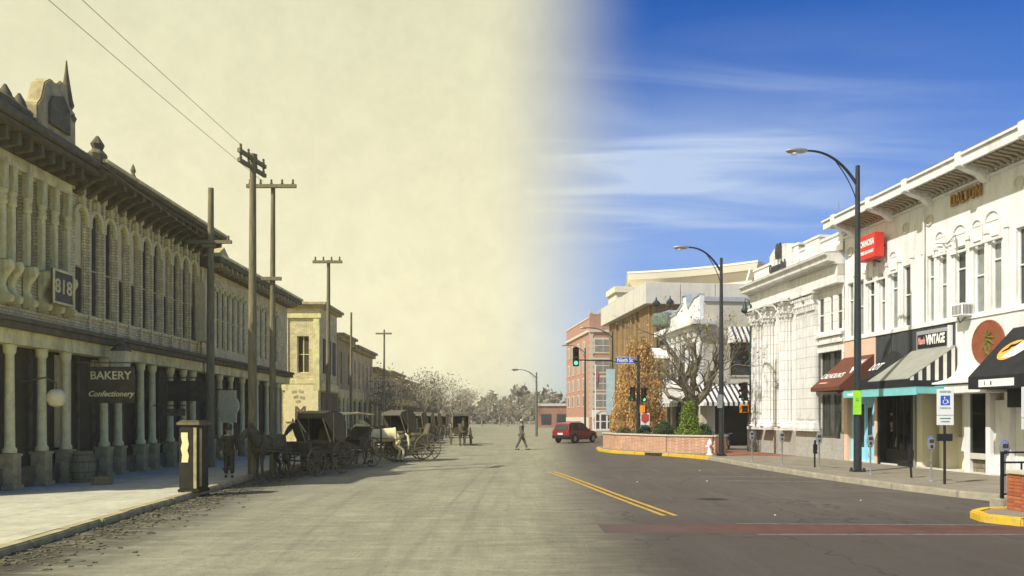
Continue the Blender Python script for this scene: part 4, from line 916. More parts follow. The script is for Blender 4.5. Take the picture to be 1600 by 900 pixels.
# ground floor of the row: deep openings, piers and shop windows
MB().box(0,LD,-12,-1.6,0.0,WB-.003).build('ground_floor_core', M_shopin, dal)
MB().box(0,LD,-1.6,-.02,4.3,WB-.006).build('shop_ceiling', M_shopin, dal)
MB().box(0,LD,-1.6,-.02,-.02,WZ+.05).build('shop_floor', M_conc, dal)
def piece(name, mat, x0, x1, o0, o1, z0, z1, bevel=.008): return MB().box(x0,x1,o0,o1,z0,z1).build(name, mat, dal, bevel=bevel)
X = lambda px: dx(px)
# A: salmon front with sky blue door
piece('fascia', M_salmon, X(1369.5), X(1321), -.02,.05, 3.30, WB-.009); piece('pier', M_salmon, X(1326), LD-.003, -1.59,.06, WZ, 3.297); piece('pier', M_salmon, X(1372), X(1368), -1.59,.06, WZ, 3.297)
piece('door_frame', M_blue, X(1367.5), X(1361), -.25,-.10, WZ, 3.0); piece('door_frame', M_blue, X(1332), X(1326.2), -.25,-.10, WZ, 3.0); piece('transom', M_blue, X(1361)+.003, X(1332)-.003, -.25,-.10, 2.55, 3.0)
piece('panel', M_blue, X(1348), X(1332)-.003, -.24,-.11, WZ, .75); piece('door_frame', M_blue, X(1350), X(1347), -.25,-.09, WZ, 2.547)
for a, b, z0, z1 in ((1347-.2,1332.3,.753,2.547),):
    piece('shop_glass', M_gl, X(a), X(b), -.20,-.17, z0, z1, 0)
d = piece('door', M_blue, X(1361)+.004, X(1350)-.004, -.23,-.12, WZ+.02, 2.545); MB().box(X(1361)+.10,X(1350)-.10,-.115,-.10,.8,2.4).build('pane', M_gl, d); MB().tube([(X(1361)+.06,-.1,1.0),(X(1361)+.06,-.06,1.0),(X(1361)+.06,-.06,1.3),(X(1361)+.06,-.1,1.3)],.012,5).build('handle', M_galv, d)
# B: slate front, black display windows
pn = X(1495); n = 9
for i in range(n):
    a, b = pn+(X(1370)-pn)*i/n, pn+(X(1370)-pn)*(i+1)/n; piece('slate_board', M_slate, a+.006, b-.006, -.02,.04+.012*(i % 2), 3.05, WB-.009, .004)
piece('pier', M_black, X(1375), X(1372)-.003, -1.59,.03, WZ, 3.047); piece('pier', M_black, X(1429), X(1424), -1.59,.03, WZ, 3.047)
piece('stall_riser', M_black, X(1424)+.003, X(1402), -.06,.0, WZ, .75); piece('stall_riser', M_black, X(1402)+.004, X(1375)-.003, -.30,-.22, WZ, .75)
piece('shop_glass', M_glass, X(1424)+.003, X(1402), -.04,-.02, .755, 3.04, 0); piece('shop_glass', M_glass, X(1402)+.004, X(1375)-.003, -.28,-.26, .755, 3.04, 0)
for px, o in ((1402,.0),(1388,-.22),(1413,0)): piece('window_mullion', M_black, X(px)-.03, X(px)+.03, o-.09,o+.02, .75, 3.045)
piece('downpipe_post', M_galv, X(1431), X(1429.5), .0,.08, WZ, 3.04)
# C: cream and white recessed fronts
piece('stucco_wall', M_stucco, X(1597), X(1495)-.003, -.02,.05, 3.10, WB-.009)
for px0, px1, o in ((1437,1431,-.02),(1450,1447,-.5),(1466,1460,-.25),(1481,1478,-.6)): piece('cream_panel', M_cream, X(px0+3), X(px1), -1.59,o, WZ, 3.097)
piece('cream_door', M_cream, X(1460)+.003, X(1450)-.003, -.75,-.68, WZ, 2.7); piece('cream_panel', M_cream, X(1478), X(1469), -.72,-.66, WZ, 1.3)
piece('pier', M_stucco, X(1516), X(1507), -1.59,.02, WZ, 3.097); piece('pier', M_stucco, X(1548), X(1541), -.9,.03, WZ, 3.097); piece('pier', M_stucco, X(1580), X(1570), -.9,.03, WZ, 3.097)
piece('stall_riser', M_conc, X(1541)+.003, X(1516)-.003, -.04,.02, .62, .82); piece('stone_base', brickm('stall_stone',(0.32,0.27,0.19),(0.24,0.2,0.14),(0.15,0.12,0.09),.35,.16,.015), X(1541)+.003, X(1516)-.003, -.3,-.1, WZ, .617); piece('shop_glass', M_glass, X(1541)+.003, X(1516)-.003, -.02,.0, .823, 3.09, 0)
d = piece('white_door', M_stucco, X(1570)+.003, X(1548)-.003, -.22,-.14, WZ, 2.55); MB().box(X(1570)+.12,X(1548)-.12,-.139,-.125,.5,2.4).build('door_panel', M_white2, d)
piece('door_lintel', M_shopin, X(1570)+.003, X(1548)-.003, -.5,-.3, 2.553, 3.09)
d = piece('white_door', M_stucco, X(1640), X(1580)-.003, -.22,-.14, WZ, 2.6)
piece('stucco_wall', M_stucco, 0.003, X(1597)-.003, -.02,.045, 2.9, WB-.009); piece('pier', M_stucco, 0.003, X(1650), -1.5,.03, WZ, 2.897)
piece('side_wall', M_white, .003, .25, -12, -1.61, 0, WB-.012)
# displayed clothing
def mannequin(label, px, out, cloth, kind):
    p_ = Rp(ru(px,out), out, 0); t = thing('mannequin', label, 'mannequin', (p_.x,p_.y,.86), RZ-math.pi/2, 'clothes on stands in shop windows')
    if kind == 'gown':
        MB().lathe([(.34,.0),(.30,.3),(.2,.8),(.13,1.02),(.16,1.22),(.17,1.34),(.06,1.42)],18,flute=.12,nf=9).build('gown', cloth, t, smooth=True)
    else:
        MB().lathe([(.17,.65),(.19,.9),(.15,1.05),(.19,1.3),(.07,1.42)],14).build('top', cloth, t, smooth=True); MB().lathe([(.12,.1),(.15,.4),(.18,.649)],12).build('skirt', M_wht, t, smooth=True)
    MB().lathe([(.04,1.42),(.045,1.5),(.09,1.56),(.1,1.66),(.07,1.74),(.02,1.77)],10).build('stand_head', M_conc, t, smooth=True); MB().lathe([(.16,-.04),(.16,-.02),(.02,0),(.02,.3)],10).build('stand', M_galv, t)
    return t
mannequin('white gown on a stand in the bridal window', 1521, -.30, M_wht, 'gown'); mannequin('white jacket on a stand beside the gown', 1534, -.4, M_wht, 'top')
mannequin('pale pink top on a stand in the black window', 1400, -.45, pm('pink_cloth',(0.65,0.35,0.32)), 'top'); mannequin('green dress on a stand in the black window', 1414, -.35, pm('green_cloth',(0.14,0.22,0.12)), 'gown'); mannequin('tan coat on a stand deep in the black window', 1383, -.7, pm('tan_cloth',(0.32,0.22,0.12)), 'top')
for px, nm, c_ in ((1407,'white basket of goods low in the black window',M_wht),(1385,'wicker basket low in the black window',pm('wicker',(0.3,0.16,0.06),.4,20))):
    p_ = Rp(ru(px,-.5), -.5, 0); t = thing('basket', nm, 'basket', (p_.x,p_.y,.78), RZ); MB().lathe([(.16,0),(.24,.22),(.22,.22),(.15,.02)],12).build('bowl', c_, t)
    MB().tube([(.2*math.cos(a_),0,.22+.22*math.sin(a_)) for a_ in [math.pi*i/8 for i in range(9)]],.014,5).build('handle', c_, t)

# signs and awnings on the row
OUT = (-1,0,0); UP = (0,0,1)
def onwall(name, label, cat, u, out=0.0, group=None): return thing(name, label, cat, Rp(u,out), RZ, group)
t = onwall('raised_lettering', 'gold DALTON letters fixed high on the white wall', 'lettering', ru(1512))
text('letters', 'DALTON', .56, M_gold, t, (0,.07,dz(1512,306)), OUT, UP, .035, .014, .62, spacing=1.05)
for j in range(6): MB().box(-.33+j*.12,-.31+j*.12,.003,.035,dz(1512,306)-.1,dz(1512,306)+.1).build('mount', M_pole, t)
u = ru(1372,.45); t = onwall('box_sign', 'red box sign reading FORMOSA jutting from the white wall', 'sign', u)
zc = dz(1365,381,.6); MB().box(0,1.22,.22,.60,zc-.52,zc+.46).build('cabinet', M_red, t, bevel=.02); MB().tube([(.3,0,zc),(.3,.22,zc)],.04,6).tube([(.95,0,zc),(.95,.22,zc)],.04,6).tube([(.6,0,zc-.6),(.6,.3,zc-.53)],.03,6).build('bracket', M_pole, t)
text('lettering', 'FORMOSA', .34, M_wht, t, (.61,.603,zc+.12), OUT, UP, .003, .012, .68); text('lettering', 'CHINESE RESTAURANT', .19, M_wht, t, (.61,.603,zc-.24), OUT, UP, .003, .006, .52)
u = ru(1483,.12); t = onwall('wall_sign', 'grey framed sign reading VINTAGE above the striped awning', 'sign', u)
xe = (ru(1433,.12)-u)*1.0066; zt, zb = 5.04, 4.50
f = MB(); f.box(0,xe,.06,.16,zb-.10,zt+.08); f.build('frame', pm('sign_grey',(0.36,0.36,0.37)), t, bevel=.01); MB().box(.08,xe-.08,.161,.175,zb-.02,zt-.06).build('board', M_black, t)
MB().box(-.09,-.02,.06,.2,zb-.1,zt+.12).build('light_strip', M_wht, t)
text('lettering', 'VINTAGE', .46, M_wht, t, (xe*.38,.178,(zt+zb)/2-.02), OUT, UP, .003, .02, .52); text('lettering', 'Maude', .36, pm('pink_print',(0.75,0.35,0.28)), t, (xe*.82,.178,(zt+zb)/2-.02), OUT, UP, .003, .01, .42, shear=.3)
p0 = ru(1544,.06); t = onwall('round_plaque', 'round brown plaque with an olive emblem on white stucco', 'plaque', p0); zc = dz(1544,536)
MB().lathe([(.72,0),(.74,.03),(.70,.05),(.69,.035)],28).xf(Matrix.Translation((0,.05,zc)) @ Matrix.Rotation(R(-90),4,'X')).build('disc', M_medal, t)
e = MB()
for i in range(7):
    a_ = R(60+i*38); e.tube([(.1*math.cos(a_)+.03,.09,zc+.06+.16*math.sin(a_)),(.3*math.cos(a_+.5),.095,zc+.06+.34*math.sin(a_+.5))],[.05,.02],5)
e.tube([(0,.09,zc+.12),(.1,.09,zc-.1),(.04,.09,zc-.3),(-.1,.09,zc-.42),(-.16,.09,zc-.34)],[.08,.06,.05,.04,.02],6); e.build('emblem', M_olive, t)
# brown awning CALHOUN'S
def shed(label, pxn, pxf, ztop, zbot, proj, val, mat, vmat=None, endmat=None, o0=.05, name='awning'):
    u = ru(pxn,o0); t = onwall(name, label, 'awning', u, 0, 'shop awnings'); L_ = (ru(pxf,o0)-u)*1.0066
    MB().prism([(o0,ztop),(o0+proj,zbot),(o0+proj,zbot-.025),(o0,ztop-.025)], 0,L_, lambda a,b,c:(c,a,b)).build('canopy', mat, t)
    MB().box(.0,L_,o0+proj-.022,o0+proj+.003,zbot-val,zbot-.026).build('valance', vmat or mat, t)
    for x in (0.003, L_-.025): MB().prism([(o0,ztop-.03),(o0+proj-.025,zbot-.03),(o0+proj-.025,zbot-val),(o0,zbot-val)], x,x+.022, lambda a,b,c:(c,a,b)).build('side_panel', endmat or mat, t)
    MB().tube([(.05,o0+.05,zbot-.05),(.05,o0+proj-.05,zbot-.05)],.02,6).tube([(L_-.05,o0+.05,zbot-.05),(L_-.05,o0+proj-.05,zbot-.05)],.02,6).build('awning_frame', M_galv, t)
    n_ = Vector((0,ztop-zbot,proj)).normalized(); return t, L_, n_
def on_slope(t, L_, o0, ztop, zbot, proj, n_, s_, size, mat, xf, k, sx=.6, bold=.01, shear=0.):
    upv = Vector((0,-proj,ztop-zbot)).normalized(); c_ = Vector((L_*xf, o0+proj*k, ztop+(zbot-ztop)*k))+n_*.012
    text('lettering', s_, size, mat, t, c_, OUT, upv, .003, bold, sx, shear=shear)
t, L_, n_ = shed("brown sloping awning lettered CALHOUN'S", 1366, 1318, 4.55, 3.25, 1.5, .16, M_brownaw)
on_slope(t, L_, .05, 4.55, 3.25, 1.5, n_, "CALHOUN'S", .46, M_wht, .64, .64, .66, .004); on_slope(t, L_, .05, 4.55, 3.25, 1.5, n_, '~~~~', .34, pm('pink_print',(0.75,0.35,0.28)), .70, .86, .8, .02); 
f = MB(); upv = Vector((0,-1.5,1.3)).normalized()
for s_ in (-.35,-.1,.15): f.tube([Vector((.26,.05+1.5*.6,4.55-1.3*.6))+n_*.015, Vector((.26-s_*.3,.05+1.5*.45,4.55-1.3*.45))+n_*.02, Vector((.2-s_*.6,.05+1.5*.16,4.55-1.3*.16))+n_*.015],[.01,.05,.01],5)
f.build('leaf_emblem', M_wht, t)
# black barrel awning
u = ru(1421,.05); t = onwall('barrel_awning', 'black rounded awning with white script between the slopes', 'awning', u, 0, 'shop awnings'); L_ = (ru(1372,.05)-u)*1.0066
q = MB(); n = 14
for i in range(n):
    a0, a1 = math.pi*i/n, math.pi*(i+1)/n; xc, r_ = L_/2, L_/2
    p_ = [(xc+r_*math.cos(a), 3.3+1.25*math.sin(a)) for a in (a0,a1)]
    q.add([(p_[0][0],.06,p_[0][1]),(p_[1][0],.06,p_[1][1]),(p_[1][0],1.0,3.25+(p_[1][1]-3.3)*.18),(p_[0][0],1.0,3.25+(p_[0][1]-3.3)*.18)], [(0,1,2,3)])
q.box(0,L_,1.0,1.02,3.02,3.48); q.box(0,L_,.06,.08,3.02,3.3); q.build('canopy', M_blackcl, t)
text('lettering', 'LOT', .50, M_wht, t, (L_*.60,.66,3.94), OUT, Vector((0,-.67,.74)), .003, .008, .7, shear=.35)
# teal fascia band under the awnings
t = onwall('teal_canopy', 'thin teal shop canopy edge beneath the dark awnings', 'awning', ru(1425,1.95), 0, 'shop awnings'); L_ = (ru(1313,1.95)-ru(1425,1.95))*1.0066
MB().box(0,L_,.06,1.95,2.985,3.01).box(0,L_,1.9,1.95,2.74,2.982).box(0,.04,.06,1.895,2.78,2.982).build('canopy', M_teal, t, bevel=.006); MB().box(L_*.78,L_*.93,1.951,1.954,2.82,2.9).build('print', M_wht, t)
# grey and striped awning
M_str = stripem('striped_canvas', (0.02,0.02,0.022), (0.70,0.67,0.60), .30, 1, .55)
t, L_, n_ = shed('large grey awning with black and white striped ends under VINTAGE', 1494, 1425, 4.45, 3.32, 1.75, .30, M_greyaw, M_blackcl, M_str, .12)
MB().box(-.004,.001,.14,1.84,3.02,3.25).build('end_skirt', M_blackcl, t)
# white flared canopy
u = ru(1592,.05); t = onwall('flared_canopy', 'white flared canopy over the pale recessed shopfront', 'awning', u, 0, 'shop awnings'); L_ = (ru(1490,.05)-u)*1.0066
q = MB(); pr = [(.055,3.75),(.10,3.62),(.2,3.45),(.45,3.3),(.8,3.2),(1.02,3.16),(1.02,3.10),(.055,3.06)]; q.prism(pr, .2,L_, lambda a,b,c:(c,a,b)); q.build('canopy', M_stucco, t)
MB().box(.24,L_-.03,.06,.94,2.78,3.055).build('soffit_box', M_stucco, t, bevel=.01)
# black awning at the frame's edge
u = 21.2; t = onwall('black_awning', 'big black awning with a glowing orange letter at the frame edge', 'awning', u, 0, 'shop awnings'); t['label'] = 'big black awning with an orange emblem at the frame edge'; L_ = (ru(1583,.05)-u)*1.0066
q = MB(); q.prism([(.05,4.75),(1.55,3.22),(1.55,2.85),(.05,2.85)], 0,L_, lambda a,b,c:(c,a,b)); q.build('canopy', M_blackcl, t)
n_ = Vector((0,1.53,1.5)).normalized(); upv = Vector((0,-1.5,1.53)).normalized(); c_ = Vector((L_-.82,.05+1.5*.50,4.75-1.53*.50))
q = MB().lathe([(.42,.0),(.42,.012)],24).xf(Matrix.Translation(c_+n_*.004) @ Matrix((Vector((-1,0,0)), upv, n_)).transposed().to_4x4()); q.build('emblem', pm('awning_orange',(0.80,0.36,0.06)), t)
MM = Matrix.Translation(c_+n_*.012) @ Matrix((Vector((-1,0,0)), upv, n_)).transposed().to_4x4(); MB().prism([(-.12,-.34),(.36,-.3),(.62,.0),(.5,.34),(.18,.3)], .006,.012, lambda a,b,c:(a,b,c)).xf(MM).build('emblem_panel', M_wht, t); MB().tube([(-.28,-.05,.01),(-.12,.05,.012),(-.1,.16,.012),(.06,.2,.012),(.14,.33,.01)],[.02,.04,.05,.04,.015],6).xf(MM).build('emblem_stroke', M_blackcl, t)
MB().box(.6,L_-.45,1.551,1.558,2.9,3.12).build('valance_board', M_wht, t); MB().box(L_-.72,L_-.69,1.5585,1.561,2.95,3.06).box(L_-.98,L_-.93,1.5585,1.561,2.95,3.06).build('board_print', M_blackcl, t)
MB().box(0,L_-.3,.06,.5,2.3,2.847).build('lower_box', M_black, t)

# ------------------------------------------------------------------ bank with fluted columns
UB = 33.2; LB = (42.15-UB)*1.0066
bk = thing('bank_building', 'white terracotta bank with fluted Corinthian columns and heavy cornice', 'building', Rp(UB), RZ)
bx = lambda px, o=0.0: (ru(px,o)-UB)*1.0066
bz = lambda px, py, o=0.0: 2+(652-py)/1200*ru(px,o)
upw = [(bx(a),bx(b)) for a, b in ((1287.5,1279),(1301.5,1296),(1316,1307.5))]
zu0, zu1 = bz(1297,518), bz(1297,462)
ops = [(a+.02,b-.02,zu0,zu1) for a, b in upw]
big_ = (bx(1315),bx(1277),1.05,4.95); ops.append(big_)
nar = (bx(1227.5),bx(1221),3.4,4.9); nar2 = (bx(1227.5),bx(1221),5.9,7.3); ops += [nar, nar2]
w = MB(); facade(w, LB, 1.36, 8.2, ops, .32, 14, +1); w.build('wall', M_terra, bk)
for o in ops[:3]: window(bk, *o, .10, +1, M_white2, M_gl, rails=(.5,), bar=.05, sill=M_white2)
o = window(bk, *big_, .32, +1, M_bronze, M_gl, cols=4, rails=(.58,.62), bar=.07)
for o_ in (nar, nar2): window(bk, *o_, .12, +1, M_bronze, M_gl, rails=(.5,), bar=.04, sill=M_terra)
MB().box(0,bx(1315)-.003,-14,.06,.0,1.357).box(bx(1315),bx(1277),-14,.05,0,1.047).box(bx(1277)+.003,LB,-14,.06,0,1.357).build('granite_base', M_granite, bk, bevel=.01)
MB().box(bx(1315)+.05,bx(1277)-.05,.02,.12,3.05,3.35).build('spandrel_panel', M_bronze, bk)
bs = MB().box(-.52,.52,-.3,.42,1.36,1.5).lathe([(.46,1.50),(.5,1.56),(.46,1.63),(.42,1.66),(.45,1.71),(.40,1.76)],20,(0,.0,0)).mesh('column_base', M_terra)
sh = MB().lathe([(.39,1.76),(.385,3.0),(.37,5.2),(.345,6.85),(.37,6.9),(.345,6.94)],60,flute=.14,nf=15).mesh('column_shaft', M_terra, True)
cp = MB().lathe([(.34,6.94),(.36,7.05),(.47,7.2),(.37,7.24),(.44,7.42),(.54,7.5),(.38,7.52),(.5,7.68)],20)
for i in range(12):
    a_ = 2*math.pi*i/12; ca, sa = math.cos(a_), math.sin(a_)
    for z, r_, l_ in ((6.95,.36,.22),(7.15,.39,.26)):
        j = a_+(.26 if z > 7 else 0); ca, sa = math.cos(j), math.sin(j)
        cp.tube([(r_*ca,r_*sa,z),((r_+.06)*ca,(r_+.06)*sa,z+l_*.7),((r_+.16)*ca,(r_+.16)*sa,z+l_),((r_+.17)*ca,(r_+.17)*sa,z+l_*.75)],[.07,.06,.05,.02],5)
for sx_ in (-1,1):
    for sy_ in (-1,1): cp.tube([(sx_*.3,sy_*.3,7.3),(sx_*.45,sy_*.45,7.6),(sx_*.54,sy_*.54,7.66),(sx_*.5,sy_*.5,7.55)],[.05,.06,.07,.03],6)
cp.box(-.56,.56,-.3,.56,7.70,7.82); cp = cp.mesh('capital', M_terra)
for u_ in (41.45,40.1,38.2):
    x = (u_-UB)*1.0066; o = link('column_shaft', sh, bk, (x,.12,0)); link('column_base', bs, o); link('capital', cp, o)
# flat fluted pilasters beside the window bay
pf = MB(); pf.box(-.42,.42,.003,.16,1.76,6.94); 
for i in range(6): pf.box(-.40+i*.14,-.33+i*.14,.16,.22,1.9,6.8)
pf.box(-.5,.5,.003,.3,1.36,1.55); pf.box(-.46,.46,.003,.25,1.55,1.76); pf = pf.mesh('pilaster', M_terra)
pc = MB(); pc.box(-.40,.40,.003,.2,6.95,7.7); pc.box(-.55,.55,.003,.42,7.7,7.82)
for i in range(5):
    for z, l_ in ((6.96,.3),(7.25,.34)): pc.tube([(-.34+i*.17,.2,z),(-.34+i*.17,.25,z+l_*.7),(-.34+i*.17,.36,z+l_),(-.34+i*.17,.36,z+l_*.72)],[.08,.07,.05,.02],5)
for sx_ in (-1,1): pc.tube([(sx_*.3,.2,7.35),(sx_*.45,.32,7.6),(sx_*.55,.36,7.6),(sx_*.5,.34,7.48)],[.05,.07,.07,.03],6)
pc = pc.mesh('pilaster_capital', M_terra)
for u_ in (36.75,35.78): x = (u_-UB)*1.0066; o = link('pilaster', pf, bk, (x,0,0)); link('pilaster_capital', pc, o)
MB().box(0,bx(1277),.003,.1,5.3,5.42).box(0,bx(1277),.003,.14,zu0-.22,zu0-.1).build('sill_course', M_terra, bk)
pnl = MB().box(.15,bx(1277)-.15,.003,.03,5.5,zu0-.35).box(.25,bx(1277)-.25,.031,.05,5.58,zu0-.45).build('panel', M_terra, bk)
# entablature, cornice, parapet with raised block
e = MB(); e.box(0,LB,.003,.36,7.825,8.15); e.box(0,LB,-.6,.30,8.153,8.62); e.build('entablature', M_terra, bk, bevel=.01)
for i in range(9): MB().lathe([(.0001,.30),(.06,.302),(.06,.33),(.02,.35)],10).xf(Matrix.Translation((.5+i*1.0,0,8.4)) @ Matrix.Rotation(R(-90),4,'X')).build('rosette', M_terra, bk)
c = MB(); c.prism([(0,8.62),(.36,8.62),(.42,8.72),(.75,8.78),(.78,8.98),(.9,9.04),(.92,9.14),(0,9.25)], 0,LB+.1, lambda a,b,c_:(c_,a,b)); c.build('cornice', M_terra, bk)
dn = MB().box(-.06,.06,.36,.46,8.635,8.715).mesh('dentil', M_terra)
for i in range(44): link('dentil', dn, bk, (.1+i*.2,0,0))
p_ = MB(); p_.box(0,LB,-.5,.06,9.26,9.95); p_.box(0,LB+.05,-.55,.12,9.953,10.08); p_.build('parapet', M_terra, bk, bevel=.01)
for a, b, h_ in ((1285,1262,10.32),(1252,1244,10.42)): MB().box(bx(a),bx(b),-.45,.15,9.26,h_-.12).box(bx(a)-.06,bx(b)+.06,-.5,.2,h_-.118,h_).build('parapet_block', M_terra, bk, bevel=.012)
a, b = bx(1243), bx(1208); MB().prism([(a,9.26),(a,10.35),(a+.5,10.62),((a+b)/2,10.72),(b-.5,10.62),(b,10.35),(b,9.26)], -.45,.2, lambda p,q,r_:(p,r_,q)).build('raised_tablet', M_terra, bk, bevel=.015)
for i, px in enumerate((1257,1300,1316)):
    MB().tube([(bx(px),-1.0,9.9),(bx(px),-1.0,10.9+.5*(i == 0))],.012,4).build('lightning_rod', M_galv, bk)
MB().tube([(bx(1223),-3,9.9),(bx(1223),-3,13.0)],.02,4).build('antenna', M_galv, bk)
MB().tube([(LB+.02,-.1,8.9),(LB+.1,.5,9.3),(LB+.15,.2,10.2)],.05,6).build('roof_pipe', M_wht, bk)
t = onwall('bank_lettering', 'dark Commerce Bank lettering with small figure on the raised tablet', 'lettering', ru(1214,.25))
text('letters', 'Commerce Bank', .62, M_slate, t, (-.05,.27,9.62), OUT, UP, .03, .012, .42)
q = MB(); q.tube([(-.1,.3,10.0),(-.1,.3,10.35),(-.1,.3,10.62),(-.1,.3,10.78)],[.10,.13,.09,.05],8); q.tube([(-.1,.3,10.5),(-.3,.34,10.35),(-.34,.36,10.15)],[.05,.04,.02],6); q.obox((-.42,.3,10.35),(.08,.1,.8)); q.build('figure', M_slate, t)
# shrub growing on the sill
rr = random.Random(2); q = MB()
for i in range(160):
    c_ = Vector((rr.gauss(0,.14),rr.gauss(.1,.08),abs(rr.gauss(.18,.16)))); q.obox(c_,(.07,.05,.004),rz=rr.uniform(0,6),rx=rr.uniform(-1,1))
p_ = Rp(ru(1223),.05,0); t = thing('sill_plant', 'small leafy plant growing on the narrow bank window sill', 'plant', (p_.x,p_.y,3.42), RZ); q.build('leaves', pm('olive_leaf',(0.13,0.14,0.045),.3,3,.9,0,island=.4), t); MB().tube([(0,.1,0),(0,.1,.3)],.015,5).build('stem', M_barkd, t)
# bare climber and its twigs on the corner column
rr = random.Random(11); q = MB()
for i in range(34):
    x, z = rr.uniform(-.4,.4), WZ; pts_ = []; ang = rr.uniform(-.4,.4)
    for k_ in range(rr.randint(5,13)):
        pts_.append((x,.56-.25*abs(x)+rr.uniform(-.02,.05),z)); ang += rr.uniform(-.5,.5); x = max(-.5,min(.5,x+.22*math.sin(ang))); z += .3*math.cos(ang*.7)
    q.tube(pts_, [.02*(1-k_/len(pts_))+.005 for k_ in range(len(pts_))], 4)
p_ = Rp(41.55); t = thing('climbing_vine', 'bare climbing vine clinging to the corner bank column', 'plant', p_, RZ); q.build('stems', pm('vine_stem',(0.13,0.11,0.09)), t)
# ------------------------------------------------------------------ beyond the bank. local x to the right, y away, front = -y
FZ = RZ-math.pi/2
# stepped-gable corner building with beige front
gbd = thing('stepped_gable_building', 'beige and white corner building with stepped parapet and striped awnings', 'building', (12.2,50.0,0), FZ)
w = MB(); facade(w, 12, 4.2, 9.75, [(2.1,4.3,4.75,6.9)], .3, 7.6, -1, x0=.3); w.build('wall', M_beige, gbd)
window(gbd, 2.1, 4.3, 4.75, 6.9, .3, -1, M_bronze, M_gl, cols=2, rails=(.35,), bar=.06, sill=M_beige)
MB().box(.3,12,-.12,-.003,9.55,9.85).build('parapet_cap', pm('weathered_cap',(0.42,0.42,0.44)), gbd, bevel=.01); MB().box(.3,12,-.06,-.003,7.8,7.92).box(.3,12,-.06,-.003,4.2,4.38).build('string_course', M_beige, gbd)
sw = MB(); prof = [(-.02,4.0),(-.02,9.95),(.9,9.9),(2.1,9.35),(2.3,9.7),(2.35,10.3),(3.2,10.35),(3.25,9.8),(4.6,9.3),(6.0,9.25),(6.05,9.7),(7.6,9.75),(7.6,4.0)]
sw.prism(prof, -.0,.29, lambda a,b,c:(c,a,b)); sw.build('gable_wall', M_white, gbd)
q = MB()
for (a, b), (c_, d_) in zip(prof[1:-2], prof[2:-1]): q.prism([(a,b+.002),(c_,d_+.002),(c_,d_+.12),(a,b+.12)], -.08,.36, lambda p,r_,s_:(s_,p,r_))
q.build('gable_coping', pm('blue_grey_cap',(0.36,0.40,0.47)), gbd)
MB().prism([(-.6,8.35),(7.8,8.35),(7.8,8.0),(-.6,8.0)], -.65,-.003, lambda a,b,c:(c,a,b)).box(-.64,.9,-.62,-.03,8.0,8.34).prism([(-.3,7.998),(7.6,7.998),(7.6,7.75),(-.3,7.75)], -.35,-.003, lambda a,b,c:(c,a,b)).build('hood_cornice', M_white2, gbd, bevel=.015)
for i in range(7): MB().box(-.30,-.003,.2+i*1.1,.45+i*1.1,7.3,7.748).build('cornice_bracket', M_white2, gbd)
for y_ in (1.0,2.8,4.6,6.2): o = MB().box(-.03,-.002,y_,y_+1.0,4.7,7.0).build('window', M_gl, gbd); MB().box(-.06,-.031,y_+.46,y_+.54,4.7,7.0).box(-.06,-.031,y_,y_+1.0,5.8,5.88).build('window_bar', M_white2, o)
MB().prism([(6.0,6.3),(7.5,6.3),(6.75,7.1)], -1.2,-.065, lambda a,b,c:(c,a,b)).build('gablet', M_white2, gbd)
# ground floor: dark porch behind piers
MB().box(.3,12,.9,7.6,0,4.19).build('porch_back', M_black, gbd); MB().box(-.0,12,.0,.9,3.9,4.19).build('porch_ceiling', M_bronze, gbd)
for x in (.15,4.55,9.0): MB().box(x,x+.35,.0,.6,WZ,3.897).build('porch_pier', M_beige, gbd)
MB().box(.5,1.3,.62,.66,WZ,3.2).build('porch_door', M_stucco, gbd)
for y_ in (.9,3.2,5.5): MB().box(-.0,.28,y_,y_+.4,WZ,3.99).build('porch_pier', M_beige, gbd)
# striped awnings
M_awn = stripem('awning_stripes', (0.78,0.75,0.70), (0.035,0.033,0.033), .34, 0, .56)
def stripe_awning(label, x0, x1, zt, zb, pr, val):
    t = thing('awning', label, 'awning', gbd.location+Matrix.Rotation(FZ,3,'Z') @ Vector((x0,0,0)), FZ, 'striped awnings of the corner building'); L_ = x1-x0
    MB().prism([(-.02,zt),(-pr,zb),(-pr,zb-.03),(-.02,zt-.03)], 0,L_, lambda a,b,c:(c,a,b)).box(0,L_,-pr-.003,-pr+.02,zb-val,zb-.031).build('canopy', M_awn, t)
    for x in (0.004,L_-.024): MB().prism([(-.02,zt-.032),(-pr+.022,zb-.032),(-pr+.022,zb-val),(-.02,zb-val)], x,x+.02, lambda a,b,c:(c,a,b)).build('side_panel', M_wht, t)
stripe_awning('small striped awning over the beige upper window', 1.9, 4.6, 7.95, 6.95, .9, .12)
stripe_awning('wide striped awning over the dark corner entrance', -.3, 5.6, 4.15, 2.95, 1.6, .22)
t = thing('awning', 'striped awning running along the white gabled side behind the bare tree', 'awning', gbd.location, RZ, 'striped awnings of the corner building')
M_awn2 = stripem('awning_stripes_side', (0.78,0.75,0.70), (0.05,0.048,0.046), .34, 0, .56)
MB().prism([(.02,4.15),(1.5,2.95),(1.5,2.7),(1.47,2.7),(1.47,2.92),(.02,4.1)], .0,7.4, lambda a,b,c:(c,a,b)).build('canopy', M_awn2, t)
# green lantern-like object on the brown wall
t = thing('wall_lantern', 'pair of weathered green copper lamps on the parapet corner', 'lamp', (11.1,56.5,0), FZ)
MB().lathe([(.1,8.6),(.75,8.75),(.85,9.2),(.75,9.6),(.1,9.7)],12).build('drum', pm('verdigris',(0.16,0.21,0.17),.3,5), t, smooth=True)
for x in (-.5,.55): MB().lathe([(.06,9.7),(.06,10.2),(.28,10.3),(.3,10.45),(.06,10.7),(.03,10.9)],8,(x,0,.1*x)).build('lamp_head', M_pole, t)
q = MB().tube([(0,0,7.6),(0,0,8.6)],.1,6); q.box(-.3,.3,-.2,.2,7.3,7.6); q.build('stem', M_pole, t)

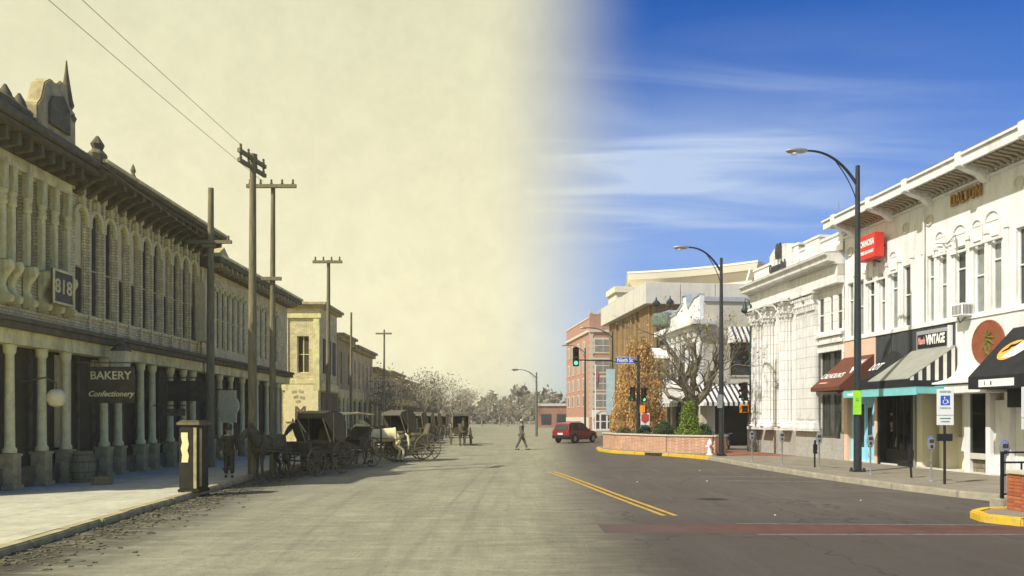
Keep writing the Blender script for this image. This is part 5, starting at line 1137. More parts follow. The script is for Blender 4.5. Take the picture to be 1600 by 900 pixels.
# brown ribbed garage with white band
gar = thing('brown_office_building', 'brown ribbed building wrapped by a pale concrete parapet band', 'building', (11.3,62,0), FZ)
w = MB(); w.box(0,22,0,14,0,11.05); w.build('wall', M_ribwall, gar)
rib = MB().box(-.22,-.002,-.16,.16,0,11.0).mesh('rib', M_ribwall); rr = random.Random(5); y_ = .3
while y_ < 13.8: link('rib', rib, gar, (0,y_,rr.uniform(-.05,0))); y_ += rr.choice((.55,.6,.62,1.5))
ribf = MB().box(-.16,.16,-.22,-.002,0,11.0).mesh('rib', M_ribwall)
for x in (.15,1.6,3.2,3.6): link('rib', ribf, gar, (x,0,-.02))
for i in range(4): MB().box(4.0+i*4.4,8.1+i*4.4,-.04,-.002,8.2,11.0).build('window_strip', M_gl, gar)
for i in range(5): MB().box(-.75+i*2.9,-.75+(i+1)*2.9-.05,-.78,-.30,11.06,12.78).build('band_panel', M_conc, gar, bevel=.02)
for i in range(5): MB().box(-.78,-.3,-.29+i*3.0,-.29+(i+1)*3.0-.04,11.06,12.78).build('band_panel', M_conc, gar, bevel=.02)
MB().box(-.35,14,-.35,14,11.056,12.6).build('roof_deck', M_conc, gar)

# cream-corniced building with a curved front
crm = thing('cream_cornice_building', 'tall building with a sweeping curved cream cornice behind the brown one', 'building', (14.7,88,0), 0)
A, B = Vector((0,0)), Vector((10.9,-5.5)); mid = (A+B)/2+Vector((.6,1.2)); fr = []
for i in range(13):
    s_ = i/12; fr.append(A*(1-s_)**2+mid*2*s_*(1-s_)+B*s_*s_)
def layer(mb, off, z0, z1, off1=None):
    off1 = off if off1 is None else off1
    def poly(o):
        pts_ = []
        for i, p in enumerate(fr):
            d = (fr[min(i+1,12)]-fr[max(i-1,0)]).normalized(); nn = Vector((d.y,-d.x)); pts_.append(p+nn*o+(d*-o if i == 0 else d*o if i == 12 else Vector((0,0))))
        dl = (fr[12]-fr[11]).normalized(); pts_ += [pts_[-1]+Vector((3.4+o*.2,4.5)), Vector((14,14)), pts_[0]+Vector((1.5,12))]
        return pts_
    a, b = poly(off), poly(off1); n = len(a)
    mb.add([(p.x,p.y,z0) for p in a]+[(p.x,p.y,z1) for p in b], [tuple(range(n))[::-1], tuple(range(n,2*n))]+[(i,(i+1) % n,n+(i+1) % n,n+i) for i in range(n)])
q = MB(); layer(q,0,0,15.2); q.build('wall', M_redbrick, crm)
q = MB(); layer(q,.12,15.203,16.3); layer(q,.35,16.303,16.6); q.build('frieze', M_cream, crm)
q = MB(); layer(q,.3,16.603,17.6,1.1); layer(q,1.12,17.603,18.3,1.3); q.build('cornice', M_cream, crm)
q = MB(); layer(q,1.34,18.303,18.5); q.build('cornice_cap', M_wht, crm)
MB().box(-.9,0.5,-.5,.9,13.0,16.2).build('corner_post', M_cream, crm)
# brick wing in front of it
wing = thing('brick_wing', 'red brick wing with a cream cornice left of the curved roof', 'building', (11.8,86,0), FZ)
w = MB(); w.box(0,5,0,3.4,0,15.1); w.build('wall', M_redbrick, wing)
MB().box(-.2,5,-.2,3.5,15.103,15.9).box(-.45,5,-.45,3.6,15.903,16.6).build('cornice', M_cream, wing, bevel=.04)
MB().box(-.06,5,-.06,3.45,12.6,13.3).build('string_course', M_cream, wing)
for z in (3.4,6.4,9.4):
    for y_ in (1.2,): o = MB().box(-.05,-.002,y_,y_+1.3,z,z+2).build('window', M_wht, wing); MB().box(-.08,-.051,y_+.1,y_+1.2,z+.1,z+1.9).build('pane', M_gl, o)
    for x in (.5,): o = MB().box(x,x+1.2,-.05,-.002,z,z+2).build('window', M_wht, wing); MB().box(x+.1,x+1.1,-.08,-.051,z+.1,z+1.9).build('pane', M_gl, o)
# far brick building with quoins
fb = thing('brick_school_building', 'four storey red brick building with white quoins and paired windows', 'building', (10.8,108,0), FZ)
M_limestone = pm('limestone', (0.66,0.60,0.48), .08, 3)
w = MB(); w.box(0,12,0,17,0,15.9); w.box(.0,3.9,-.5,-.003,0,16.4); w.build('wall', brickm('school_brick', (0.52,0.25,0.17), (0.46,0.21,0.14), (0.52,0.42,0.34), 0.30, 0.10, 0.012, 0.15), fb)
MB().box(-.25,12,-.25,17,13.9,14.25).box(-.1,4.0,-.72,-.26,13.9,14.25).build('cornice', M_limestone, fb, bevel=.02); MB().box(-.08,12,-.08,17,15.903,16.1).box(-.02,4,-.55,-.09,16.403,16.6).build('coping', M_limestone, fb); MB().box(-.08,12,-.08,17,0,2.0).build('stone_base', M_limestone, fb)
for x in (0,1.3,2.6,3.5): MB().box(x,x+.45,-.6,-.4,16.6,17.0).build('merlon', M_limestone, fb)
qs = MB().box(-.22,.22,-.06,.06,0,.42).mesh('quoin', M_limestone); ql = MB().box(-.34,.34,-.062,.06,0,.42).mesh('quoin', M_limestone)
for k_ in range(28):
    for x in (.25,3.65): link('quoin', (qs,ql)[k_ % 2], fb, (x,-.52,2.0+k_*.425))
def quadwin(z, h, x, arch=False):
    o = MB().box(x-.2,x+2.5,-.58,-.503,z-.25,z+h+.25).build('window_surround', M_limestone, fb)
    for a in (x,x+1.2): MB().box(a,a+1.1,-.6,-.581,z,z+h).build('pane', M_gl_blind, o)
    q = MB()
    for a in (x,x+1.2): q.box(a,a+1.1,-.63,-.601,z+h*.5-.04,z+h*.5+.04)
    q.build('window_bar', M_wht, o)
for z in (11.2,8.4,5.9,3.5): quadwin(z, 1.7, .75)
for z in (11.2,8.4,5.9,3.5):
    for y_ in (2.5,6.5,10.5,14): o = MB().box(-.08,-.003,y_,y_+1.5,z,z+1.8).build('window_surround', M_limestone, fb); MB().box(-.1,-.081,y_+.2,y_+1.3,z+.15,z+1.65).build('pane', M_gl_blind, o)
o = MB().box(.4,3.5,-.7,-.503,.1,3.0).build('entrance', M_wht, fb); q = arch_band(MB(), 1.95, 1.5, 1.35, .2, -.75, -.701); q.build('arch', M_limestone, o)
for i in range(3): MB().box(.65+i*.95,1.35+i*.95,-.72,-.701,.4,1.35).box(.65+i*.95,1.35+i*.95,-.72,-.701,1.5,2.4).build('pane', M_gl, o)
# low far buildings past the crossing
def lowfar(label, loc, L_, D_, H_, mat, roof):
    t = thing('low_shop_building', label, 'building', loc, 0, 'low buildings beyond the crossing'); MB().box(0,L_,0,D_,0,H_).build('wall', mat, t); MB().box(-.2,L_+.2,-.25,D_,H_+.003,H_+.5).build('roof', roof, t)
    n = int(L_/3)
    for i in range(n): MB().box(i*L_/n+.5,(i+1)*L_/n-.5,-.04,-.002,.5,2.6).build('window', M_gl, t)
lowfar('low red brick shop left of the brick school', (5.2,150,0), 9, 10, 4.2, M_redbrick, M_conc)

# ------------------------------------------------------------------ planter with brick wall
pl_ = thing('brick_planter', 'low angled brick planter wall with pale stone coping', 'planter', (0,0,0))
PW = [(5.75,47.4),(6.15,44.9),(8.3,40.9),(10.35,39.6),(11.2,40.6)]
M_brA = [pm('planter_brick_'+n_, c_, .2, 6, .9, .2) for n_, c_ in (('a',(0.46,0.21,0.115)),('b',(0.40,0.175,0.10)),('c',(0.51,0.26,0.15)))]
core = MB(); cap = MB()
for (xa, ya), (xb, yb) in zip(PW, PW[1:]):
    a, b = Vector((xa,ya,0)), Vector((xb,yb,0)); d = b-a; m_ = (a+b)/2; rz_ = math.atan2(d.y,d.x)
    core.obox((m_.x,m_.y,.56), (d.length+.02,.28,.86), rz=rz_); cap.obox((m_.x,m_.y,1.03), (d.length+.14,.40,.085), rz=rz_)
core.build('wall', M_plantbrick, pl_); cap.build('coping', M_stonecap, pl_, bevel=.012)
MB().prism([(p[0]+.05,p[1]+.1) for p in PW]+[(11.3,46),(9,50),(6,50)], .3,.9, lambda a,b,c:(a,b,c)).build('soil', M_soil, pl_)

# trees and shrubs --------------------------------------------------
def branch(mb, p, d, ln, r, depth, rr, tips, spread=.6, up=.15, segs=3, nmin=2, nmax=3, wob=.25, decay=.72):
    pts_ = [p.copy()]; rad = [r]; q = p.copy(); dd = d.copy()
    for i in range(segs):
        dd = (dd+Vector((rr.gauss(0,wob),rr.gauss(0,wob),rr.gauss(0,wob)+up*.4))).normalized(); q = q+dd*(ln/segs); pts_.append(q.copy()); rad.append(r*(1-.38*(i+1)/segs))
    mb.tube(pts_, rad, 7 if r > .06 else (5 if r > .02 else 3), r > .06)
    if depth == 0: tips.append((q, dd)); return
    for k_ in range(rr.randint(nmin,nmax)):
        ax = dd.orthogonal().normalized(); ax = Matrix.Rotation(rr.uniform(0,2*math.pi),3,dd) @ ax
        nd = (dd+ax*spread*rr.uniform(.6,1.3)+Vector((0,0,up))).normalized()
        i = rr.randint(1,segs) if k_ else segs
        branch(mb, pts_[i], nd, ln*decay*rr.uniform(.75,1.2), rad[i]*rr.uniform(.6,.8), depth-1, rr, tips, spread, up, segs, nmin, nmax, wob, decay)
def leafmesh(name, pts_, size, mat, parent, rr, elong=1.3, droop=None):
    n = len(pts_); P = np.array([tuple(p) for p in pts_]); rs = np.random.RandomState(rr.randint(0,9999))
    nrm = rs.normal(size=(n,3)); nrm /= np.linalg.norm(nrm,axis=1)[:,None]
    t1 = np.cross(nrm, rs.normal(size=(n,3))); 
    if droop is not None: t1 = t1*.4+np.array([0,0,-1.0])
    t1 /= np.linalg.norm(t1,axis=1)[:,None]; t2 = np.cross(nrm,t1); t2 /= np.linalg.norm(t2,axis=1)[:,None]
    sz = size*rs.uniform(.6,1.35,size=(n,1)); a, b = t1*sz*elong, t2*sz*.6
    V = np.stack([P-a, P+b, P+a, P-b],1).reshape(-1,3); F = np.arange(4*n).reshape(-1,4)
    me = bpy.data.meshes.new(name); me.from_pydata(V.tolist(), [], F.tolist()); me.materials.append(mat); return link(name, me, parent)
# bare tree
rr = random.Random(23); t = thing('bare_tree', 'bare dark gnarled tree rising from the brick planter', 'tree', (9.9,42.0,.85))
tr = MB(); tips = []; tr.tube([(0,0,-.1),(.03,0,.7),(-.02,.05,1.5),(.0,0,2.05)], [.34,.27,.25,.28], 10)
MB_b = MB()
for dv, ln, r_ in (((-.85,-.1,.60),2.5,.17),((-.30,.3,.95),2.2,.15),((.15,-.2,1.0),2.2,.17),((.62,.1,.85),2.3,.15),((-1.0,.2,.45),1.9,.11),((.95,-.3,.5),2.2,.11),((-.6,-.4,.8),2.2,.11),((.35,.2,.9),2.2,.11)):
    branch(MB_b, Vector((0,0,rr.uniform(1.6,2.05))), (Vector(dv)+Vector((0,0,.25))).normalized(), ln*1.02, r_, 6, rr, tips, .78, .17, 4, 2, 4, .27, .69)
tr.build('trunk', M_barkd, t, smooth=True); MB_b.build('crown', pm('twig_bark', (0.17,0.145,0.105), .4, 5, .95, .3), t, fix=False)
leafmesh('leaves', [p+Vector((rr.gauss(0,.1),rr.gauss(0,.1),rr.gauss(0,.1))) for p, d in tips if rr.random() < .10], .06, pm('yellow_leaf',(0.36,0.27,0.04),.3,3,.8,0,island=.4), t, rr)
# golden drooping tree
rr = random.Random(9); t = thing('golden_tree', 'golden autumn tree drooping to the planter beside the brick wall', 'tree', (8.05,48.6,.6))
MB().tube([(0,0,-.3),(.05,0,1.5),(0,0,3.5),(.1,0,6.2)], [.20,.15,.11,.03], 8).build('trunk', M_barkd, t, smooth=True)
pts_ = []; tw = MB()
for i in range(330):
    z0 = rr.uniform(1.5,6.5); prof_ = 1.55*(1-max(0,(z0-3.2)/3.9)**1.5)+.12; a_ = rr.uniform(0,2*math.pi); r_ = prof_*math.sqrt(rr.uniform(.2,1)); c_ = Vector((r_*math.cos(a_),r_*math.sin(a_)*.9,z0)); ln = rr.uniform(.8,2.3)
    ln = min(ln, z0-.1); tw.tube([(c_.x*.4,c_.y*.4,z0+.1),(c_.x*.85,c_.y*.85,z0+.12),(c_.x,c_.y,z0-.2),(c_.x*1.08,c_.y*1.08,z0-ln)], [.012,.01,.008,.004], 3, False)
    for j in range(rr.randint(40,66)): s_ = rr.random(); pts_.append(Vector((c_.x*(1+.10*s_)+rr.gauss(0,.07),c_.y*(1+.1*s_)+rr.gauss(0,.07),z0-ln*s_)))
tw.build('branches', M_barkd, t, fix=False); leafmesh('crown', pts_, .052, M_gold_leaf, t, rr, 1.4, droop=1)
# a pale mast top seen over it
# bright green conifer and dark shrubs
def shrub(name, label, loc, rx_, h_, n, size, mat, cone=True, group=None):
    rr = random.Random(int(loc[0]*100)); t = thing(name, label, 'shrub', loc, 0, group); pts_ = []
    MB().tube([(0,0,-.1),(0,0,h_*.7)], [.05,.015], 5).build('trunk', M_barkd, t)
    tw = MB()
    for i in range(n//14):
        z = h_*rr.random()**(1.25 if cone else .9); r_ = rx_*((1-z/h_)**.75+.05 if cone else math.sqrt(max(.05,1-(z/h_*1.0)**2)))*rr.uniform(.55,1.08); a_ = rr.uniform(0,6.28); c_ = Vector((r_*math.cos(a_),r_*math.sin(a_),z)); tw.tube([(0,0,max(0,z-.1)),c_],[.008,.003],3,False)
        for j in range(14): pts_.append(c_+Vector((rr.gauss(0,.07),rr.gauss(0,.07),rr.gauss(0,.08))))
    tw.build('branches', M_barkd, t, fix=False); leafmesh('crown', pts_, size, mat, t, rr); return t
shrub('conifer', 'bright green pointed conifer in front of the bare tree trunk', (9.5,41.2,.85), .72, 1.95, 5200, .04, M_green_leaf)
G_ = 'dark shrubs in the planter'
shrub('dark_shrub', 'dark green shrub left of the bright conifer', (8.4,42.4,.85), .55, .8, 2200, .045, M_dkgreen, False, G_); shrub('dark_shrub', 'smaller dark shrub under the golden tree', (7.6,44.0,.85), .5, .55, 1500, .045, M_dkgreen, False, G_); shrub('dark_shrub', 'dark shrub right of the bright conifer', (10.3,41.3,.85), .5, .7, 1900, .045, M_dkgreen, False, G_); shrub('dark_shrub', 'low brown green shrub at the far end of the planter', (6.7,45.8,.85), .5, .42, 1200, .045, pm('brown_leaf',(0.13,0.11,0.045),.3,3,.85,0,island=.4), False, G_)

# distant street trees on the old side and beyond
M_tw = pm('hazed_twigs', (0.30,0.265,0.175), .3, 3, .95, 0, island=.3); M_twl = pm('hazed_leaf', (0.33,0.295,0.195), .3, 3, .95, 0, island=.4)  # twig and leaf colours lightened to stand for distance haze
def far_tree(label, loc, h_, seed):
    rr = random.Random(seed); t = thing('street_tree', label, 'tree', loc, 0, 'hazy trees down the street'); tips = []; b = MB()
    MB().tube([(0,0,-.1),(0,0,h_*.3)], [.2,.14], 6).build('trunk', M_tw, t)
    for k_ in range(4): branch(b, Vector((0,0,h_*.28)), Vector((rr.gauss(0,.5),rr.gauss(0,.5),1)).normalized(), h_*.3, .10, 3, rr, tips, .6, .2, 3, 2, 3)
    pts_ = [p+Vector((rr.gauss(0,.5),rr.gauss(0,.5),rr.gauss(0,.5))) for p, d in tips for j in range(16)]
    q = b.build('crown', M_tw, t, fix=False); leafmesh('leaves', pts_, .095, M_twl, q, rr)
    return t
specs = [(-11.2,70,5.6,'first hazy tree past the far old shops'),(-9.6,82,6.6,'hazy tree before the smaller old shop'),(-10.6,95,7.0,'rounded hazy tree further along the old row'),(-8.4,108,7.0,'hazy tree ending the old shop row'),(-11.8,120,8.0,'taller hazy tree behind the last old shop'),(-8.0,126,6.5,'hazy tree close to the street edge, far down'),(-9.5,145,8.0,'faint hazy tree at the street\'s far end'),(-14.0,155,9.0,'faint broad hazy tree left of the far end'),(2.2,150,6.5,'faint tree behind the far grey lamp'),(-3.0,185,7.5,'faint low tree closing the middle of the street'),(-6.5,165,6.5,'faint round tree left of the street\'s vanishing end'),(-1.0,160,5.5,'small faint tree right of the street\'s vanishing end'),(5.0,210,8.0,'brownish tree left of the brick school'),(8.5,195,9.0,'brown tree beside the low brick shop')]
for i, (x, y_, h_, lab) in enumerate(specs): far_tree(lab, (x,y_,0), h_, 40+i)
rr = random.Random(77); pts_ = []
for i in range(26000):
    x = rr.uniform(-230,250); h_ = 8.5+1.6*math.sin(x*.06)+1.4*math.sin(x*.21+1)+1.5*math.sin(x*.7)+.9*math.sin(x*1.9); pts_.append(Vector((x, 240+rr.uniform(-26,14)+x*.05, max(.3,h_*rr.random()**.75))))
o = leafmesh('far_treeline', pts_, .75, pm('far_twigs',(0.17,0.14,0.09),.35,.2,.95,0,island=.35), None, rr); o['kind'] = 'stuff'
MB().prism([(-600,0),(-400,15),(-200,9),(-60,7),(0,7),(150,10),(350,16),(600,0)], 480,540, lambda a,b,c:(a,c,b-1)).build('far_hills', M_ground, kind='structure')
# ------------------------------------------------------------------ street lamps, signals, meters, signs
def street_lamp(label, loc, h, reach, r=.11, rise=.35, mat=None, base=True):
    mat = mat or M_pole
    t = thing('street_lamp', label, 'street lamp', loc, 0, 'curved arm street lamps')
    MB().tube([(0,0,0),(0,0,h*.5),(0,0,h)], [r*1.15,r,r*.62], 14).build('pole', mat, t, smooth=True)
    if base:
        b = MB(); b.box(-.2,.2,-.2,.2,0,.04)
        for sx_ in (-1,1):
            for sy_ in (-1,1): b.lathe([(.05,.04),(.05,.12),(.02,.14)],8,(sx_*.15,sy_*.15,0))
        b.build('base_plate', mat, t, bevel=.006)
    za = h-.62
    p0_, p1_, p2_, p3_ = Vector((-.04,0,za)), Vector((-.30*reach,0,za+.62+rise*.5)), Vector((-.62*reach,0,za+.80+rise)), Vector((-reach,0,za+.78+rise)); bz_ = lambda u_: p0_*(1-u_)**3+p1_*3*u_*(1-u_)**2+p2_*3*u_*u_*(1-u_)+p3_*u_**3; pts_ = [bz_(i/14) for i in range(15)]
    MB().tube(pts_, [.055-.02*i/14 for i in range(15)], 8).build('arm', mat, t, smooth=True)
    MB().tube([Vector((-.04,0,za-.6))*(1-u_)**2+Vector((-.12*reach,0,za+.1))*2*u_*(1-u_)+bz_(.5)*u_*u_ for u_ in [i/10 for i in range(11)]], .018, 6).build('brace', mat, t, smooth=True)
    hz = za+.78+rise; hd = MB()
    b = len(hd.v); hd.lathe([(.03,0),(.10,.05),(.145,.2),(.15,.45),(.13,.62),(.05,.74)],12); hd.xf(Matrix.Translation((-reach+.04,0,hz)) @ Matrix.Rotation(R(-90),4,'Y') @ Matrix.Diagonal((.62,1,1,1)), b)
    hd.build('lamp_head', M_galv if mat is M_pole else mat, t, smooth=True)
    MB().lathe([(.1,-.07),(.11,-.02),(.02,.0)],10,(-reach-.42,0,hz-.06)).build('lens', M_wht if mat is M_pole else mat, t, smooth=True)
    return t
def side(px, py, z=WZ): p = gp(px,py,z); return Vector((p.x,p.y,z))
l1 = street_lamp('tall dark street lamp nearest the eye, bolted by the kerb', side(1340,737), 10.45, 1.75, .115)
l2 = street_lamp('tall dark street lamp standing beside the fire hydrant', side(1127,712.5), 9.5, 1.6, .11)
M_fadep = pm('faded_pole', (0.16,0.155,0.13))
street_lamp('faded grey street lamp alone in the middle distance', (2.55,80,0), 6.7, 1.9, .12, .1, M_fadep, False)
street_lamp('dark street lamp before the brick school building', (9.55,73,.0), 10.2, 2.4, .11, .15); street_lamp('thin dark street lamp left of the school entrance', (8.85,93,0), 10.4, 2.2, .12, .15)
tg = MB().box(-.14,.14,-.13,-.118,0,.82).build('tag', M_lime, l1, (-.07,0,1.95)); MB().box(-.05,.05,-.133,-.1305,.52,.545).box(-.05,.05,-.133,-.1305,.46,.485).build('tag_print', M_olive, tg)
MB().box(-.12,.12,-.14,-.115,1.1,1.75).build('control_box', M_galv, l2, (-.1,0,1.2))

def signal_head(parent, loc, rz, lit=None, s=1.0):
    o = MB().box(-.16,.16,-.12,.1,0,1.0).build('signal_head', M_sigblk, parent, loc, rz, bevel=.02)
    for k_ in range(3): arch_band(MB(), 0, .17+k_*.33, .125, .014, -.30, -.121, 10, R(-10), R(190)).build('visor', M_sigblk, o)
    for k_, c_ in enumerate(('green','amber','red')):
        m_ = emit('lamp_'+c_, {'green':(.1,1,.55),'amber':(.25,.13,.02),'red':(.25,.02,.02)}[c_], 1.6 if c_ == lit else 0.0) if 'lamp_'+c_+str(lit) not in MATS else MATS['lamp_'+c_+str(lit)]
        MATS['lamp_'+c_+str(lit)] = m_
        MB().lathe([(.11,-.01),(.09,.012),(.0005,.02)],14).xf(Matrix.Translation((0,-.122,.17+k_*.33)) @ Matrix.Rotation(R(90),4,'X')).build('lens', m_, o)
    return o
def ped_head(parent, loc, rz):
    o = MB().box(-.22,.22,-.12,.12,0,.45).build('pedestrian_signal', M_orange, parent, loc, rz, bevel=.015); MB().box(-.18,.18,-.2,-.121,.38,.43).box(-.2,-.17,-.2,-.121,.04,.38).box(.17,.2,-.2,-.121,.04,.38).build('hood', M_orange, o); MB().box(-.165,.165,-.13,-.121,.05,.37).build('face', M_sigblk, o); return o
# mast arm with NINTH ST plate
ms = thing('traffic_signal_mast', 'signal mast with long arm carrying a green light and street name', 'traffic signal', (7.5,45.6,.6))
MB().tube([(0,0,-.5),(0,0,5.1)], [.13,.09], 10).build('pole', M_pole, ms, smooth=True); MB().tube([(0,0,4.72),(-1.9,0,4.77),(-3.65,0,4.80)], [.06,.05,.035], 8).build('mast_arm', M_pole, ms)
signal_head(ms, (-3.72,-.12,4.42), 0, 'green').scale = (1.1,1.1,1.12)
pl_n = MB().box(-.56,.56,-.035,.0,0,.42).build('name_plate', M_bluesign, ms, (-.82,-.12,4.56)); bd = MB()
for a in ((-.56,.56,.39,.415),(-.56,.56,.005,.03)): bd.box(a[0]+.01,a[1]-.01,-.04,-.036,a[2],a[3])
bd.build('plate_border', M_wht, pl_n); text('lettering', 'Ninth St', .34, M_wht, pl_n, (0,-.04,.21), (1,0,0), UP, .003, .010, .80)
signal_head(ms, (-.36,-.15,2.35), R(-30), None).scale = (.85,)*3; signal_head(ms, (.28,-.15,2.3), R(15), 'green').scale = (.85,)*3; ped_head(ms, (.25,-.15,1.65), R(60)); MB().tube([(-.36,0,2.7),(.28,0,2.7)],.025,5).build('bracket', M_sigblk, ms)
p_ = at(1007,631,59.5); t = thing('blue_banner_sign', 'small red and blue shield sign on the signal pole', 'sign', (7.85,45.3,1.2)); t.scale = (.75,)*3; MB().box(-.35,.35,-.02,.02,0,1.4).build('panel', M_wht, t); MB().prism([(-.3,1.3),(.3,1.3),(.3,.8),(0,.55),(-.3,.8)], -.03,-.021, lambda a,b,c:(a,c,b)).build('shield', pm('shield_red',(0.55,0.07,0.06)), t); MB().box(-.3,.3,-.03,-.021,.08,.45).build('blue_panel', M_bluesign, t); MB().tube([(0,.03,-.9),(0,.03,1.4)],.03,6).build('post', M_pole, t)
# signal post by the bank corner
p_ = side(1173,705.5); ps_ = thing('signal_post', 'dark green signal post with orange walk signals by the bank corner', 'traffic signal', p_)
M_grn = pm('green_post', (0.02,0.05,0.045), .3, 4, .45, .05)
q = MB(); q.lathe([(.2,0),(.2,.25),(.12,.35),(.09,.45),(.075,2.8),(.06,7.9),(.03,8.0)],14); q.build('post', M_grn, ps_, smooth=True)
MB().tube([(0,0,7.7),(-.1,0,8.2),(-.3,0,8.28),(-.32,0,8.05)],.03,6).build('lamp_arm', M_grn, ps_); MB().lathe([(.03,.36),(.09,.3),(.12,.1),(.21,-.05),(.2,-.12),(.1,-.2),(.02,-.22)],12,(-.32,0,7.72)).build('lamp', M_grn, ps_, smooth=True)
signal_head(ps_, (-.36,-.1,2.75), R(-70), None); ped_head(ps_, (-.38,-.05,2.1), R(0)); ped_head(ps_, (.12,-.05,2.1), R(75))
MB().tube([(-.36,0,2.9),(0,0,2.9)],.03,5).tube([(-.38,0,2.3),(.12,0,2.3)],.03,5).build('bracket', M_sigblk, ps_)
# flag pole, banner, pole
t = thing('flag_pole', 'white flag pole with a limp flag before the brick school', 'flag pole', (11.1,102,0)); MB().tube([(0,0,0),(0,0,8.9)], [.09,.05], 8).lathe([(.0,8.9),(.09,8.96),(.0,9.05)],8).build('pole', M_wht, t); q = MB(); q.tube([(.15,0,8.2),(.3,0,7.6),(.2,0,6.6),(.3,0,5.9)],[.1,.25,.22,.06],6); q.build('flag', pm('flag_cloth',(0.25,0.10,0.16),.6,6), t)
t = thing('street_banner', 'tall pale blue banner hung on the dark lamp', 'banner', (9.35,72.8,2.2)); MB().box(-.42,.42,-.02,.02,0,4.4).build('cloth', pm('banner_blue',(0.42,0.58,0.66),.2,1.5), t); MB().tube([(-.45,0,4.42),(.5,0,4.42)],.02,5).tube([(-.45,0,-.02),(.5,0,-.02)],.02,5).build('rod', M_pole, t)

# parking meters
M_mbl = pm('meter_blue', (0.05,0.13,0.50)); M_mgr = pm('meter_grey', (0.30,0.31,0.33), .2, 6, .4, .1, metal=.3)
def meter(label, loc, blue=True, scale=1.0):
    t = thing('parking_meter', label, 'parking meter', loc, R(-12), 'parking meters along the kerb'); t.scale = (scale,)*3
    MB().lathe([(.07,0),(.07,.02),(.028,.04),(.026,.85),(.04,.87),(.04,.92)],10).build('post', M_galv, t, smooth=True)
    q = MB(); q.prism([(-.07,.92),(.07,.92),(.10,1.05),(.10,1.16),(.07,1.25),(0,1.29),(-.07,1.25),(-.10,1.16),(-.10,1.05)], -.055,.055, lambda a,b,c:(a,c,b)); q.build('meter_head', M_mgr, t, bevel=.015)
    MB().box(-.06,.06,-.062,-.056,1.12,1.22).build('window', M_gl, t); MB().box(-.035,.035,-.063,-.056,.97,1.06).build('coin_plate', M_sigblk, t)
    if blue: MB().lathe([(.10,1.17),(.085,1.25),(.03,1.31)],10,(0,0,0),1,.62).build('cap', M_mbl, t, smooth=True)
    MB().tube([(0,-.03,.55),(-.07,-.05,.6),(-.08,-.05,.68)],.012,5).build('lock_tag', M_mgr, t)
    return t
m0 = meter('grey meter before the bank corner column, plain cap', side(1175,721.5), False)
meter('grey meter in front of the bank granite base', side(1222,726.5), False); meter('grey meter paired with a short dark post', side(1280,732.5), False); meter('grey meter just beyond the tall near lamp', side(1360,741.5), False)
meter('blue capped meter beside the wheelchair parking sign', side(1455,752.5), True); meter('blue capped meter behind the black railing', (11.9,18.55,WZ), True)
def dark_post(label, loc, lean):
    t = thing('dark_post', label, 'post', loc, R(20), 'short dark posts on the sidewalk'); b = MB(); b.tube([(0,0,0),(lean,0,.95)], [.032,.032], 8); b.build('shaft', M_black, t)
    MB().obox((lean*.75,-.03,.68), (.14,.12,.36), ry=-lean).obox((lean*.95,-.02,.92), (.07,.07,.2)).build('head', M_black, t, bevel=.02); return t
dark_post('short dark post beside the paired meter', side(1273,730), 0.0); dark_post('leaning dark post before the cream recessed front', side(1424,746.5), -.07)
# parking signs
def parking_sign(label, loc, h, rz=0):
    t = thing('parking_sign', label, 'sign', loc, rz, 'reserved parking signs'); MB().box(-.03,.03,-.02,.02,0,h).build('post', pm('rust_post',(0.035,0.025,0.022)), t)
    z1 = h+.02; pn_ = MB().box(-.235,.235,-.034,-.022,z1-.72,z1).build('panel', M_wht, t, bevel=.004); M_sg = pm('sign_green', (0.02,0.25,0.14))
    MB().box(-.235,.235,-.034,-.022,z1-1.0,z1-.735).build('lower_panel', M_wht, t, bevel=.004)
    MB().box(-.13,.13,-.037,-.0345,z1-.45,z1-.18).build('symbol_field', M_bluesign, pn_)
    q = MB(); zc = z1-.32; q.lathe([(.024,0),(.024,.002)],10).xf(Matrix.Translation((-.02,-.0372,zc+.085)) @ Matrix.Rotation(R(90),4,'X')); q = arch_band(q, -.005, zc-.035, .05, .018, -.0395, -.0372, 14, R(120), R(375))
    q.prism([(-.035,.055),(-.012,.055),(-.005,.0),(.05,.0),(.075,-.07),(.095,-.06),(.07,.022),(-.03,.022)], -.0395,-.0372, lambda a,b,c:(a,c,zc+b)); q.box(-.02,.04,-.0395,-.0372,zc+.03,zc+.042); q.build('wheelchair_symbol', M_wht, pn_)
    text('lettering', 'RESERVED', .075, M_sg, pn_, (0,-.035,z1-.08), (1,0,0), UP, .002, .001, .95); text('lettering', 'PARKING', .075, M_sg, pn_, (0,-.035,z1-.53), (1,0,0), UP, .002, .001, .95); MB().box(-.15,.15,-.0365,-.0345,z1-.83,z1-.80).box(-.12,.12,-.0365,-.0345,z1-.92,z1-.89).build('small_print', M_sg, pn_)
    MB().box(-.2,.2,-.05,.05,h-1.42,h-1.22).build('clamp', M_black, t, bevel=.01) if rz == 0 else None
    return t
parking_sign('wheelchair parking sign on a thin dark post by the kerb', side(1476,756.5), 2.62)
parking_sign('wheelchair parking sign cut by the frame edge', (12.15,18.0,WZ), 2.55, R(2))
